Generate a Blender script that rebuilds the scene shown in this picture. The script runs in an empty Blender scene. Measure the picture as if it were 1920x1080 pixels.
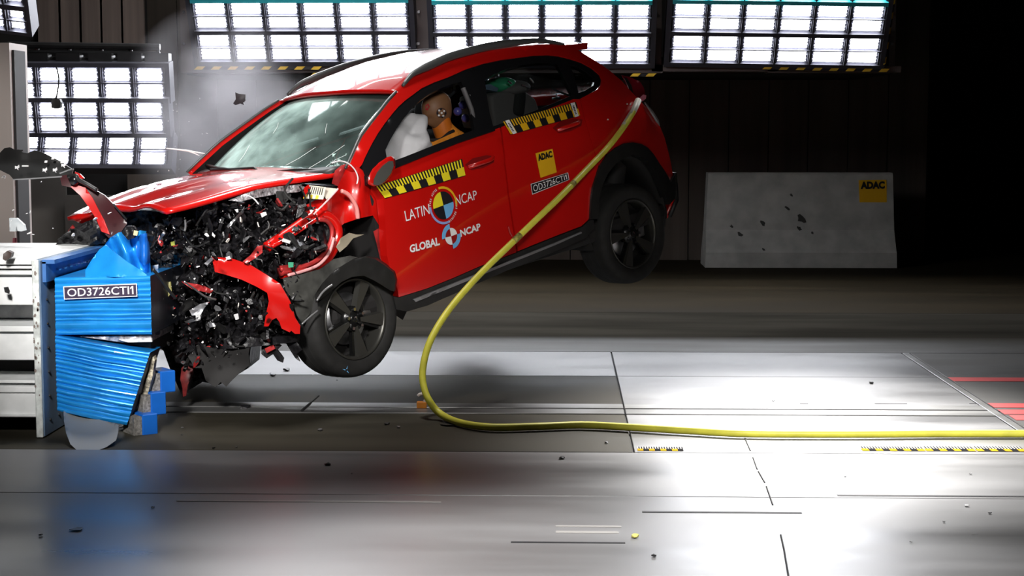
import bpy, bmesh, math, random
from mathutils import Vector, Matrix, noise
from mathutils.geometry import delaunay_2d_cdt
random.seed(7)
SC = bpy.context.scene
COL = SC.collection
PI = math.pi

# ------------------------------------------------------------------ camera
FPX, CAM_H, VPX, VPY = 3100.0, 1.6, 1050.0, 234.0
PITCH = math.atan((540 - VPY) / FPX)
YAW = math.atan((VPX - 960) / FPX * math.cos(PITCH))
cam_data = bpy.data.cameras.new('camera')
cam = bpy.data.objects.new('camera', cam_data)
COL.objects.link(cam)
cam.location = (0, 0, CAM_H)
cam.rotation_euler = (PI / 2 - PITCH, 0, YAW)
cam_data.sensor_width = 36.0
cam_data.lens = 36.0 * FPX / 1920.0
cam_data.clip_end = 200
SC.camera = cam

# ------------------------------------------------------------------ world, lights, exposure
world = bpy.data.worlds.new('hall')
SC.world = world
world.use_nodes = True
world.node_tree.nodes['Background'].inputs[0].default_value = (0.30, 0.29, 0.31, 1)
world.node_tree.nodes['Background'].inputs[1].default_value = 0.012
SC.view_settings.view_transform = 'Standard'
SC.view_settings.look = 'None'
SC.view_settings.gamma = 1
SC.view_settings.use_curve_mapping = False
SC.view_settings.exposure = 0.0
LAMP = 22.0            # radiance of the lamp cells


def spot(name, loc, target, power, angle, blend=0.6, size=0.3, color=(1, 0.97, 0.94)):
    l = bpy.data.lights.new(name, 'SPOT')
    l.energy = power
    l.spot_size = math.radians(angle)
    l.spot_blend = blend
    l.shadow_soft_size = size
    l.color = color
    o = bpy.data.objects.new(name, l)
    COL.objects.link(o)
    o.location = loc
    o.rotation_euler = (Vector(target) - Vector(loc)).to_track_quat('-Z', 'Y').to_euler()
    return o


def area(name, loc, target, power, sx, sy, color=(1, 0.98, 0.96), spread=180):
    l = bpy.data.lights.new(name, 'AREA')
    l.shape = 'RECTANGLE'
    l.size, l.size_y = sx, sy
    l.energy = power
    l.color = color
    l.spread = math.radians(spread)
    o = bpy.data.objects.new(name, l)
    COL.objects.link(o)
    o.location = loc
    o.rotation_euler = (Vector(target) - Vector(loc)).to_track_quat('-Z', 'Y').to_euler()
    return o


# flood lamps of the test hall, plus unseen fill lights added for single areas
spot('flood_over_track', (2.1, 13.4, 5.2), (1.35, 8.9, 0), 8500, 27, 0.9, 0.5)
spot('flood_from_front', (-1.7, 2.6, 3.6), (-2.1, 9.2, 0.88), 3300, 25, 0.95, 0.35)
spot('fill_on_flank', (0.6, 3.0, 3.0), (-0.9, 10.0, 1.35), 820, 26, 0.9, 0.35)  # added fill without a fixture, brightens the doors and the dummy
spot('flood_on_foreground', (0.2, 4.6, 4.6), (0.15, 5.2, 0), 2600, 46, 0.55, 0.4)
spot('fill_on_right_floor', (1.9, 2.6, 4.4), (1.75, 8.4, 0), 2600, 24, 0.8, 0.4)  # added fill, brightens the hose and the floor around it
spot('flood_on_impact', (-1.2, 10.2, 6.0), (-1.9, 9.3, 0.6), 900, 40, 0.8, 0.5)
spot('fill_on_left_edge', (-2.6, 3.6, 3.6), (-4.35, 12.2, 1.35), 1500, 13, 0.8, 0.3)  # unseen fill added to lift the pillar
area('fill_on_back_wall', (-3.2, 15.2, 6.8), (-3.6, 19.5, 1.2), 90, 2.0, 0.6)  # unseen soft fill added to brighten the left of the wall

# ------------------------------------------------------------------ picture <-> place
_cp, _sp, _cy, _sy = math.cos(PITCH), math.sin(PITCH), math.cos(YAW), math.sin(YAW)
RGT = Vector((_cy, _sy, 0))
FWD = Vector((-_sy * _cp, _cy * _cp, -_sp))
UPV = RGT.cross(FWD)
CAMP = Vector((0, 0, CAM_H))


def ray(px, py):
    return FWD + RGT * ((px - 960) / FPX) - UPV * ((py - 540) / FPX)


def at(px, py, Y):
    """point of the hall seen at this pixel, Y metres down the hall"""
    d = ray(px, py)
    return CAMP + d * (Y / d.y)


def on_floor(px, py, z=0.0):
    d = ray(px, py)
    return CAMP + d * ((z - CAM_H) / d.z)


CAR_M = (Matrix.Translation((-.0879, 11.6185, .557)) @ Matrix.Rotation(math.radians(226.79), 4, 'Z')
         @ Matrix.Rotation(math.radians(9.384), 4, 'Y') @ Matrix.Rotation(math.radians(1.992), 4, 'X'))
CAR_I = CAR_M.inverted()


def cray(px, py):
    return CAR_I @ CAMP, (CAR_I.to_3x3() @ ray(px, py))


def interp(tab, v):
    if v <= tab[0][0]:
        return tab[0][1]
    for (a, fa), (b, fb) in zip(tab, tab[1:]):
        if v <= b:
            t = (v - a) / (b - a)
            return fa + (fb - fa) * t
    return tab[-1][1]


YT = [(0.2, .835), (.38, .86), (.5, .868), (.70, .873), (.88, .870), (1.0, .860), (1.08, .838), (1.17, .793),
      (1.30, .715), (1.42, .642), (1.50, .590), (1.56, .548), (1.64, .49)]
YTS = []
for i in range(100):
    z = 0.2 + 1.44 * i / 99
    YTS.append((z, sum(interp(YT, z + k * .02) for k in (-2, -1, 0, 1, 2)) / 5))


def yside(x, z):
    y = interp(YTS, z)
    if x < 0.0:
        y -= 0.30 * x * x
    if x > 2.25:
        y -= 0.15 * (x - 2.25) ** 2
    return y


def cs(px, py, off=0.0):
    """pixel -> point on the left flank of the car, car coordinates"""
    o, d = cray(px, py)
    y = .8
    for _ in range(50):
        s = (y - o.y) / d.y
        P = o + d * s
        y = .45 * y + .55 * (yside(P.x, P.z) + off)
    return o + d * ((y - o.y) / d.y)


def cy(px, py, Y):
    """pixel -> point of the lengthwise plane y = Y of the car"""
    o, d = cray(px, py)
    return o + d * ((Y - o.y) / d.y)


def cw(px, py, Yw):
    """pixel + distance down the hall -> car coordinates"""
    return CAR_I @ at(px, py, Yw)


# ------------------------------------------------------------------ materials
def mat(name, color, rough=.5, metal=0.0, spec=.5, coat=0.0, noise_amt=0.0, scale=8.0, bump=0.0, emit=0.0, stretch=None,
        rough_var=0.0, detail=4.0):
    m = bpy.data.materials.new(name)
    m.use_nodes = True
    nt = m.node_tree
    b = nt.nodes['Principled BSDF']
    b.inputs['Base Color'].default_value = (*color, 1)
    b.inputs['Roughness'].default_value = rough
    b.inputs['Metallic'].default_value = metal
    b.inputs['Specular IOR Level'].default_value = spec
    b.inputs['Coat Weight'].default_value = coat
    b.inputs['Coat Roughness'].default_value = .04
    if emit:
        b.inputs['Emission Color'].default_value = (*color, 1)
        b.inputs['Emission Strength'].default_value = emit
    if noise_amt or bump or rough_var:
        tc = nt.nodes.new('ShaderNodeTexCoord')
        mp = nt.nodes.new('ShaderNodeMapping')
        if stretch:
            mp.inputs['Scale'].default_value = stretch
        nz = nt.nodes.new('ShaderNodeTexNoise')
        nz.inputs['Scale'].default_value = scale
        nz.inputs['Detail'].default_value = detail
        nt.links.new(tc.outputs['Object'], mp.inputs[0])
        nt.links.new(mp.outputs[0], nz.inputs['Vector'])
        if noise_amt:
            rp = nt.nodes.new('ShaderNodeValToRGB')
            lo = tuple(max(0, c * (1 - noise_amt)) for c in color)
            hi = tuple(min(1, c * (1 + noise_amt)) for c in color)
            rp.color_ramp.elements[0].position = .3
            rp.color_ramp.elements[1].position = .7
            rp.color_ramp.elements[0].color = (*lo, 1)
            rp.color_ramp.elements[1].color = (*hi, 1)
            nt.links.new(nz.outputs[0], rp.inputs[0])
            nt.links.new(rp.outputs[0], b.inputs['Base Color'])
        if rough_var:
            mr = nt.nodes.new('ShaderNodeMapRange')
            mr.inputs['From Min'].default_value = .3
            mr.inputs['From Max'].default_value = .7
            mr.inputs['To Min'].default_value = max(.02, rough - rough_var)
            mr.inputs['To Max'].default_value = min(1, rough + rough_var)
            nt.links.new(nz.outputs[0], mr.inputs[0])
            nt.links.new(mr.outputs[0], b.inputs['Roughness'])
        if bump:
            bp = nt.nodes.new('ShaderNodeBump')
            bp.inputs['Strength'].default_value = bump
            bp.inputs['Distance'].default_value = .02
            nt.links.new(nz.outputs[0], bp.inputs['Height'])
            nt.links.new(bp.outputs[0], b.inputs['Normal'])
    return m


def glass_mat(name, tint, haze, haze_color, haze_scale=3.0, rough=.03, across=None):
    m = bpy.data.materials.new(name)
    m.use_nodes = True
    nt = m.node_tree
    for n in list(nt.nodes):
        nt.nodes.remove(n)
    out = nt.nodes.new('ShaderNodeOutputMaterial')
    tr = nt.nodes.new('ShaderNodeBsdfTransparent')
    tr.inputs[0].default_value = (*tint, 1)
    gl = nt.nodes.new('ShaderNodeBsdfGlossy')
    gl.inputs['Roughness'].default_value = rough
    fr = nt.nodes.new('ShaderNodeFresnel')
    ge = nt.nodes.new('ShaderNodeNewGeometry')
    im = nt.nodes.new('ShaderNodeMapRange')      # same reflectance on both faces of the thin pane
    im.inputs['To Min'].default_value, im.inputs['To Max'].default_value = 1.5, 1 / 1.5
    nt.links.new(ge.outputs['Backfacing'], im.inputs[0]); nt.links.new(im.outputs[0], fr.inputs[0])
    mx = nt.nodes.new('ShaderNodeMixShader')
    nt.links.new(fr.outputs[0], mx.inputs[0])
    nt.links.new(tr.outputs[0], mx.inputs[1])
    nt.links.new(gl.outputs[0], mx.inputs[2])
    last = mx
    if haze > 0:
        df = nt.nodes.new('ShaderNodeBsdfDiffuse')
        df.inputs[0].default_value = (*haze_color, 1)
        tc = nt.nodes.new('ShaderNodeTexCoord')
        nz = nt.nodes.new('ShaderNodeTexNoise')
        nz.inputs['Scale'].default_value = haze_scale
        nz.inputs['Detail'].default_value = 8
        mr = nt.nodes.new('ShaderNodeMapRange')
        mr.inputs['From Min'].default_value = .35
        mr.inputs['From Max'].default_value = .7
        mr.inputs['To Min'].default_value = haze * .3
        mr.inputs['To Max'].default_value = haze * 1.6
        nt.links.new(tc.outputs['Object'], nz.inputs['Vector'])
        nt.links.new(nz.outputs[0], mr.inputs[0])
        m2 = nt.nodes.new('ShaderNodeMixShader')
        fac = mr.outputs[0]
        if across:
            # reflected light painted as haze, dense on one side and thinning towards the other
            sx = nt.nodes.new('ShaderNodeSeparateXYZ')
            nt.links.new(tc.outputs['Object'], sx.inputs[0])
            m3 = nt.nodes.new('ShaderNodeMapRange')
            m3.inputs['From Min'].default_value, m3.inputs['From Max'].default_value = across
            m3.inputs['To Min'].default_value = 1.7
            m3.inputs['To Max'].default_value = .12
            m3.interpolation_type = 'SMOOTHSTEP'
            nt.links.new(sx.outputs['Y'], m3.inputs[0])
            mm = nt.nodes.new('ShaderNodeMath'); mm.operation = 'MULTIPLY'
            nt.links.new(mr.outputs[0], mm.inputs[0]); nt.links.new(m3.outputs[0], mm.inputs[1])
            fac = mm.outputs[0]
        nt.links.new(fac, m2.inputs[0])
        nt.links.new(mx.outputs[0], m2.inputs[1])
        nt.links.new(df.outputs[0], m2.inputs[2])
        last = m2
    nt.links.new(last.outputs[0], out.inputs[0])
    return m


RED = mat('red_car_paint', (.56, .006, .004), .28, 0, .5, 1.0)
REDIN = mat('red_primer_paint', (.42, .03, .03), .38, .2, .5, .3, noise_amt=.4, scale=14)
DARK = mat('black_interior', (.012, .011, .011), .75)
BLK = mat('black_plastic', (.014, .0138, .0135), .45, noise_amt=.3, scale=12)
BLKG = mat('gloss_black_trim', (.008, .008, .009), .2)
BLKM = mat('crushed_black_plastic', (.009, .0085, .010), .42, noise_amt=.7, scale=22, bump=.5)
RUB = mat('tyre_rubber', (.016, .0155, .015), .8, noise_amt=.25, scale=20)
RIM = mat('dark_alloy', (.09, .088, .08), .38, .7)
RIMB = mat('black_alloy', (.012, .012, .012), .25, .4)
CHROME = mat('bright_metal', (.72, .72, .74), .22, 1)
STEEL = mat('raw_steel', (.42, .42, .43), .38, .9, noise_amt=.3, scale=10)
ALU = mat('torn_aluminium', (.62, .62, .65), .35, .8, noise_amt=.3, scale=25)
GRY = mat('grey_plastic', (.10, .10, .105), .5, noise_amt=.6, scale=30, bump=.4)
WHT = mat('white_plastic', (.8, .8, .8), .4)
SILV = mat('silver_trim', (.35, .35, .36), .35, .6)
RAILM = mat('grey_roof_rail', (.11, .115, .115), .4, .3)
YEL = mat('yellow_print', (.83, .60, .01), .5)
YELL = mat('lemon_print', (.88, .74, .02), .5)
AMB = mat('amber_print', (.85, .47, .01), .5)
BKP = mat('black_print', (.010, .009, .012), .5)
WHP = mat('white_print', (.86, .86, .86), .5)
BLUP = mat('light_blue_print', (.16, .46, .80), .5)
PURP = mat('lilac_print', (.30, .36, .70), .5)
NAVY = mat('dark_purple_print', (.035, .02, .055), .5)
TAN = mat('dummy_skin', (.24, .115, .052), .55, noise_amt=.12, scale=6)
ORG = mat('orange_rubber', (.62, .16, .012), .5)
ORGC = mat('orange_cloth', (.80, .27, .02), .7, noise_amt=.15, scale=20)
BAG = mat('airbag_cloth', (.78, .78, .80), .8, bump=.25, scale=18)
SEAT = mat('seat_cloth', (.035, .034, .034), .8)
SEATG = mat('grey_child_seat', (.24, .22, .215), .8)
GRN = mat('green_shell', (.08, .62, .30), .4)
GLASS = glass_mat('side_glass', (.68, .70, .70), 0, (1, 1, 1))
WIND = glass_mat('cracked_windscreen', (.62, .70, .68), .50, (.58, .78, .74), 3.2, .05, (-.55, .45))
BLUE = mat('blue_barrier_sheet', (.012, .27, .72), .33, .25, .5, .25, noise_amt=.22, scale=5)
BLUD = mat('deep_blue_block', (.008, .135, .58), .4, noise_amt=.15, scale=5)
HONEY = mat('aluminium_honeycomb', (.52, .47, .36), .5, .2, noise_amt=.5, scale=60, bump=.6)
PLATE = mat('blue_grey_plate', (.17, .25, .36), .5, noise_amt=.2, scale=6)
WSTEEL = mat('white_painted_steel', (.88, .90, .89), .45, noise_amt=.12, scale=7)
GSHEET = mat('grey_sheet', (.27, .275, .27), .45)
HOSE = mat('yellow_hose_rubber', (.72, .68, .07), .45, noise_amt=.15, scale=9)
CONC = mat('grey_concrete', (.44, .44, .41), .85, noise_amt=.18, scale=5)
STAIN = mat('soot_stain', (.05, .05, .045), .9)
REDL = mat('red_floor_paint', (.62, .03, .03), .5)
LAMPM = mat('lit_lamp', (.93, .95, 1.0), .3, emit=LAMP)
LAMPF = mat('lamp_frame_steel', (.065, .065, .082), .5, .3)
LAMPR = mat('lamp_reflector', (.085, .085, .108), .5, .2)
CYAN = mat('cyan_strip', (.05, .55, .62), .4)
BROWN = mat('brown_steel_frame', (.11, .085, .08), .6)
LENS = mat('red_lamp_lens', (.22, .006, .02), .15)


# ------------------------------------------------------------------ object helpers
def link(name, me, mats, parent=None, smooth=False):
    o = bpy.data.objects.new(name, me)
    COL.objects.link(o)
    if mats is not None:
        for m in (mats if isinstance(mats, (list, tuple)) else [mats]):
            me.materials.append(m)
    if smooth:
        for p in me.polygons:
            p.use_smooth = True
    if parent is not None:
        o.parent = parent
        if parent.get('_loc') is not None:
            v = Vector(parent['_loc'])
            me.transform(Matrix.Translation(-v))
            o['_loc'] = tuple(v)
    return o


def obj(name, bm, mats, parent=None, smooth=False):
    me = bpy.data.meshes.new(name)
    bm.to_mesh(me)
    bm.free()
    return link(name, me, mats, parent, smooth)


def tag(o, label=None, cat=None, group=None, kind=None):
    if label: o['label'] = label
    if cat: o['category'] = cat
    if group: o['group'] = group
    if kind: o['kind'] = kind
    return o


def thing(name, label, cat, loc=(0, 0, 0), group=None):
    o = bpy.data.objects.new(name, None)
    COL.objects.link(o)
    o.location = loc
    o.empty_display_size = .1
    o['_loc'] = tuple(loc)
    return tag(o, label, cat, group)


def solo(name, bm, mats, label, cat, group=None, smooth=False):
    """a thing that is one mesh; origin at its centre"""
    c = Vector((0, 0, 0))
    for v in bm.verts: c += v.co
    c /= max(1, len(bm.verts))
    bmesh.ops.translate(bm, verts=bm.verts[:], vec=-c)
    o = obj(name, bm, mats, None, smooth)
    o.location = c
    return tag(o, label, cat, group)


def box(bm, a, b, mi=0, M=None):
    x0, y0, z0 = a
    x1, y1, z1 = b
    vs = [bm.verts.new(p) for p in ((x0, y0, z0), (x1, y0, z0), (x1, y1, z0), (x0, y1, z0),
                                    (x0, y0, z1), (x1, y0, z1), (x1, y1, z1), (x0, y1, z1))]
    if M is not None:
        for v in vs: v.co = M @ v.co
    fs = []
    for f in ((3, 2, 1, 0), (4, 5, 6, 7), (0, 1, 5, 4), (1, 2, 6, 5), (2, 3, 7, 6), (3, 0, 4, 7)):
        fc = bm.faces.new([vs[i] for i in f])
        fc.material_index = mi
        fs.append(fc)
    return vs


def bevel(bm, w, seg=2):
    bmesh.ops.bevel(bm, geom=bm.edges[:], offset=w, segments=seg, affect='EDGES', profile=.6)


def tube(bm, pts, r, n=8, closed_ends=True, mi=0):
    pts = [Vector(p) for p in pts]
    rs = r if isinstance(r, (list, tuple)) else [r] * len(pts)
    rings = []
    up = Vector((0, 0, 1))
    t0 = (pts[1] - pts[0]).normalized()
    if abs(t0.dot(up)) > .95: up = Vector((1, 0, 0))
    side = t0.cross(up).normalized()
    for i, p in enumerate(pts):
        t = (pts[min(i + 1, len(pts) - 1)] - pts[max(i - 1, 0)]).normalized()
        side = (side - t * side.dot(t))
        if side.length < 1e-6: side = t.orthogonal()
        side.normalize()
        nrm = t.cross(side)
        rings.append([bm.verts.new(p + (side * math.cos(2 * PI * k / n) + nrm * math.sin(2 * PI * k / n)) * rs[i])
                      for k in range(n)])
    for a, b in zip(rings, rings[1:]):
        for k in range(n):
            f = bm.faces.new((a[k], a[(k + 1) % n], b[(k + 1) % n], b[k]))
            f.material_index = mi
    if closed_ends:
        bm.faces.new(rings[0][::-1]).material_index = mi
        bm.faces.new(rings[-1]).material_index = mi


def smooth_path(pts, sub=6):
    pts = [Vector(p) for p in pts]
    out = []
    for i in range(len(pts) - 1):
        p0, p1, p2, p3 = pts[max(i - 1, 0)], pts[i], pts[i + 1], pts[min(i + 2, len(pts) - 1)]
        for k in range(sub):
            t = k / sub
            out.append(.5 * ((2 * p1) + (p2 - p0) * t + (2 * p0 - 5 * p1 + 4 * p2 - p3) * t * t
                             + (3 * p1 - p0 - 3 * p2 + p3) * t ** 3))
    out.append(pts[-1])
    return out


def lathe(bm, prof, n=40, mi=0, closed=False):
    """profile of (radius, y) turned about the y axis"""
    rings = []
    for r, y in prof:
        rings.append([bm.verts.new((r * math.cos(2 * PI * k / n), y, r * math.sin(2 * PI * k / n))) for k in range(n)])
    pairs = list(zip(rings, rings[1:]))
    if closed: pairs.append((rings[-1], rings[0]))
    for a, b in pairs:
        for k in range(n):
            f = bm.faces.new((a[k], b[k], b[(k + 1) % n], a[(k + 1) % n]))
            f.material_index = mi


def inside(p, poly):
    x, y = p
    c = False
    n = len(poly)
    for i in range(n):
        x0, y0 = poly[i]
        x1, y1 = poly[(i + 1) % n]
        if (y0 > y) != (y1 > y) and x < (x1 - x0) * (y - y0) / (y1 - y0) + x0:
            c = not c
    return c


def dense(poly, step):
    out = []
    n = len(poly)
    for i in range(n):
        a, b = Vector(poly[i]), Vector(poly[(i + 1) % n])
        k = max(1, int((b - a).length / step))
        for j in range(k):
            out.append(tuple(a.lerp(b, j / k)))
    return out


def triangulate(outline, holes, step):
    loops = [dense(outline, step)] + [dense(h, step) for h in holes]
    vs, es = [], []
    for lp in loops:
        s = len(vs)
        vs += lp
        es += [(s + i, s + (i + 1) % len(lp)) for i in range(len(lp))]
    xs = [p[0] for p in outline]
    ys = [p[1] for p in outline]
    bd = list(vs)
    x = min(xs)
    row = 0
    while x < max(xs):
        y = min(ys) + (step / 2 if row % 2 else 0)
        while y < max(ys):
            p = (x, y)
            if inside(p, outline) and not any(inside(p, h) for h in holes):
                if all((p[0] - q[0]) ** 2 + (p[1] - q[1]) ** 2 > (step * .45) ** 2 for q in bd):
                    vs.append(p)
            y += step
        x += step * .87
        row += 1
    r = delaunay_2d_cdt([Vector(v) for v in vs], es, [], 0, 1e-6)
    V, F = r[0], r[2]
    out = []
    for f in F:
        c = sum((V[i] for i in f), Vector((0, 0))) / len(f)
        if inside(c, outline) and not any(inside(c, h) for h in holes):
            out.append(list(f))
    return [tuple(v) for v in V], out


def shell(V3, N3, F, thick, mi_out=0, mi_in=0):
    """triangles + offset copy + rim"""
    bm = bmesh.new()
    a = [bm.verts.new(v) for v in V3]
    b = [bm.verts.new(Vector(v) - Vector(n) * thick) for v, n in zip(V3, N3)]
    cnt = {}
    for f in F:
        for i in range(len(f)):
            e = (f[i], f[(i + 1) % len(f)])
            cnt[e] = cnt.get(e, 0) + 1
        try:
            x = bm.faces.new([a[i] for i in f]); x.material_index = mi_out; x.smooth = True
            x = bm.faces.new([b[i] for i in reversed(f)]); x.material_index = mi_in; x.smooth = True
        except ValueError:
            pass
    for (i, j) in list(cnt):
        if (j, i) not in cnt:
            try:
                x = bm.faces.new((a[j], a[i], b[i], b[j])); x.material_index = mi_out
                for e in x.edges: e.smooth = False
            except ValueError:
                pass
    for v in [v for v in bm.verts if not v.link_faces]: bm.verts.remove(v)
    return bm


def flank_panel(name, px, parent, mats, holes=(), off=0.0, thick=.03, step=.045, mirror=False):
    """a body panel cut out of the car's flank; outline traced, lies on the flank surface"""
    tr = lambda l: [(p.x, p.z) for p in (cs(*q) for q in l)]
    o, hs = tr(px), [tr(h) for h in holes]
    V, F = triangulate(o, hs, step)
    V3, N3 = [], []
    s = -1 if mirror else 1
    for x, z in V:
        y = yside(x, z) + off
        e = .01
        n = Vector((-(yside(x + e, z) - yside(x - e, z)) / (2 * e), 1, -(yside(x, z + e) - yside(x, z - e)) / (2 * e))).normalized()
        V3.append((x, y * s, z))
        N3.append((n.x, n.y * s, n.z))
    # counter-clockwise in (x,z) seen from +y is reversed
    F = [f if mirror else f[::-1] for f in F]
    bm = shell(V3, N3, F, thick, 0, 1 if isinstance(mats, (list, tuple)) and len(mats) > 1 else 0)
    bmesh.ops.recalc_face_normals(bm, faces=bm.faces[:])
    return obj(name, bm, mats, parent)


def sheet(name, px, dfun, mats, parent=None, thick=.006, crumple=0.0, scale=4.0, step=9.0, holes=(), local=True, smooth=True,
          seed=0.0):
    """a torn or bent sheet: traced outline, real distance dfun(px,py) down the hall, real thickness"""
    V, F = triangulate(px, list(holes), step)
    P = []
    for x, y in V:
        q = at(x, y, dfun(x, y))
        if crumple:
            q = q + ray(x, y).normalized() * (crumple * noise.noise(Vector((q.x * scale + seed, q.z * scale, seed))))
        P.append(CAR_I @ q if local else q)
    vd = (CAR_I.to_3x3() @ Vector((0, -1, 0))) if local else Vector((0, -1, 0))
    bm = shell(P, [vd] * len(P), F, thick)
    bmesh.ops.recalc_face_normals(bm, faces=bm.faces[:])
    if not smooth:
        for f in bm.faces: f.smooth = False
    if parent is None and name is None:
        return bm
    return obj(name, bm, mats, parent)


def grid_surf(rows, thick=0.0, flip=False):
    """rows of points -> quads, optionally thickened downwards along normals"""
    bm = bmesh.new()
    g = [[bm.verts.new(p) for p in r] for r in rows]
    for i in range(len(g) - 1):
        for j in range(len(g[0]) - 1):
            q = (g[i][j], g[i][j + 1], g[i + 1][j + 1], g[i + 1][j])
            f = bm.faces.new(q[::-1] if flip else q)
            f.smooth = True
    if thick:
        bm.normal_update()
        bmesh.ops.solidify(bm, geom=bm.faces[:], thickness=thick)
        for f in bm.faces: f.smooth = True
    return bm


# ------------------------------------------------------------------ lettering
_TXT = {}


def text_shape(s, bold=0.0):
    k = (s, bold)
    if k in _TXT: return _TXT[k]
    cu = bpy.data.curves.new('lettering', 'FONT')
    cu.body = s
    cu.offset = bold
    cu.resolution_u = 3
    o = bpy.data.objects.new('lettering', cu)
    COL.objects.link(o)
    dg = bpy.context.evaluated_depsgraph_get()
    me = bpy.data.meshes.new_from_object(o.evaluated_get(dg))
    V = [(v.co.x, v.co.y) for v in me.vertices]
    F = [tuple(p.vertices) for p in me.polygons]
    bpy.data.objects.remove(o)
    bpy.data.curves.remove(cu)
    bpy.data.meshes.remove(me)
    x0, x1 = min(v[0] for v in V), max(v[0] for v in V)
    y0, y1 = min(v[1] for v in V), max(v[1] for v in V)
    _TXT[k] = ([((x - x0) / (x1 - x0), (y - y0) / (y1 - y0)) for x, y in V], F)
    return _TXT[k]


def quad_px(q, u, v):
    """u right, v up over a traced quad TL TR BR BL"""
    (ax, ay), (bx, by), (cx, cy_), (dx, dy) = q
    tx, ty = ax + (bx - ax) * u, ay + (by - ay) * u
    lx, ly = dx + (cx - dx) * u, dy + (cy_ - dy) * u
    return lx + (tx - lx) * v, ly + (ty - ly) * v


def print_bm(shapes, place, bm=None):
    """shapes: (V2, F, material index); place(u, v) -> point"""
    bm = bm or bmesh.new()
    for V, F, mi in shapes:
        vs = [bm.verts.new(place(*v)) for v in V]
        for f in F:
            try:
                x = bm.faces.new([vs[i] for i in f]); x.material_index = mi
            except ValueError:
                pass
    return bm


def rect(u0, v0, u1, v1, n=1):
    V, F = [], []
    for i in range(n + 1):
        u = u0 + (u1 - u0) * i / n
        V += [(u, v0), (u, v1)]
    for i in range(n):
        F.append((2 * i, 2 * i + 2, 2 * i + 3, 2 * i + 1))
    return V, F


def txt_in(s, u0, v0, u1, v1, bold=0.0):
    V, F = text_shape(s, bold)
    return [(u0 + (u1 - u0) * x, v0 + (v1 - v0) * y) for x, y in V], F


def code_in(u0, v0, u1, v1, bold=0.0):
    """the test code; the closing 1 gets a flag like the printed one"""
    V, F = txt_in('OD3726CTI', u0, v0, u0 + (u1 - u0) * .935, v1, bold)
    w = (u1 - u0) * .048
    a = u1 - w
    one = [(a, .80), (a + w * .55, 1), (a + w, 1), (a + w, 0), (a + w * .55, 0), (a + w * .55, .76), (a, .60)]
    one = [(x, v0 + (v1 - v0) * y) for x, y in one]
    n = len(V)
    return V + one, F + [(n, n + 6, n + 5, n + 1), (n + 1, n + 5, n + 4, n + 3, n + 2)]


def sector(cx, cyy, r0, r1, a0, a1, n=14, asp=1.0):
    V, F = [], []
    for i in range(n + 1):
        a = a0 + (a1 - a0) * i / n
        V += [(cx + r0 * math.cos(a) * asp, cyy + r0 * math.sin(a)), (cx + r1 * math.cos(a) * asp, cyy + r1 * math.sin(a))]
    for i in range(n):
        F.append((2 * i, 2 * i + 1, 2 * i + 3, 2 * i + 2))
    return V, F


def ruler_shapes(n, teeth, ends=False):
    """black and yellow checker scale: fine teeth above, blocks below"""
    S = [(*rect(0, 0, 1, 1, 8), 0)]
    for i in range(n):
        if i % 2 == 0:
            S.append((*rect(i / n, .03, (i + 1) / n, .52), 1))
    for i in range(teeth):
        u = i / teeth
        S.append((*rect(u, .52, u + .5 / teeth, .98), 2))
    return S

# ================================================================== SETTING
def floor_mat(name, color, rough, var, metal=0.0, spec=.5, scale=1.2):
    m = mat(name, color, rough, metal, spec, noise_amt=.35, scale=scale, rough_var=var, detail=6, stretch=(.35, 1.6, 1))
    return m


FL_GREY = floor_mat('worn_grey_floor_plate', (.15, .15, .153), .36, .10, spec=.7)
FL_BROWN = floor_mat('dark_brown_floor_plate', (.050, .045, .033), .6, .08, spec=.10)
FL_CONC = floor_mat('dark_concrete_floor', (.036, .033, .027), .62, .12, spec=.06)
# gloss fades away from the track to imitate the light falling off
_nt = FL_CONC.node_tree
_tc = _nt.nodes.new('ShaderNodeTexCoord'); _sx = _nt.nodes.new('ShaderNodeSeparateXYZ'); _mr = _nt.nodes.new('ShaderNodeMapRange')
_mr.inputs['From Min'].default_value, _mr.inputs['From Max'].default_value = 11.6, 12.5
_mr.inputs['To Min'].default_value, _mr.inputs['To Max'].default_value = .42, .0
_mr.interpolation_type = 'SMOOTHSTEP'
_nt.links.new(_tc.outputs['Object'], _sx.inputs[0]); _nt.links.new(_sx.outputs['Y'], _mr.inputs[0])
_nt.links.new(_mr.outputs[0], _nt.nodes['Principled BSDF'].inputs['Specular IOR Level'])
FL_BACK = floor_mat('brown_back_floor', (.022, .017, .010), .85, .08, spec=.05)
RAILS = mat('track_rail_steel', (.24, .24, .235), .35, .7, noise_amt=.3, scale=5, stretch=(.2, 3, 3))
GAP = mat('black_joint', (.008, .008, .008), .8)
WALLM = mat('brown_grey_wall_panel', (.085, .068, .055), .7, noise_amt=.22, scale=1.4, stretch=(5, 1, .15))
WALLD = mat('near_black_wall', (.008, .007, .006), .8)

bm = bmesh.new()
box(bm, (-14, .5, -.4), (14, 30, -.012))
floor = obj('floor', bm, GAP)
tag(floor, kind='structure')
yF = lambda px, py: on_floor(px, py).y
Y585, Y660, Y704, Y757, Y776, Y845, Y925 = (yF(960, 585), yF(1200, 660), yF(900, 704), yF(900, 757), yF(900, 776),
                                            yF(600, 845), yF(300, 925))
XA, XP = .367, 2.41
Y766 = yF(900, 766)
g = .004


def plate(name, x0, x1, y0, y1, m, top=0.0, gap=g):
    bm = bmesh.new()
    box(bm, (x0 + gap, y0 + gap, -.012), (x1 - gap, y1 - gap, top))
    top_e = [e for e in bm.edges if all(v.co.z > top - 1e-5 for v in e.verts)]
    bmesh.ops.bevel(bm, geom=top_e, offset=.003, segments=1, affect='EDGES')
    return obj(name, bm, m, floor)


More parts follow.
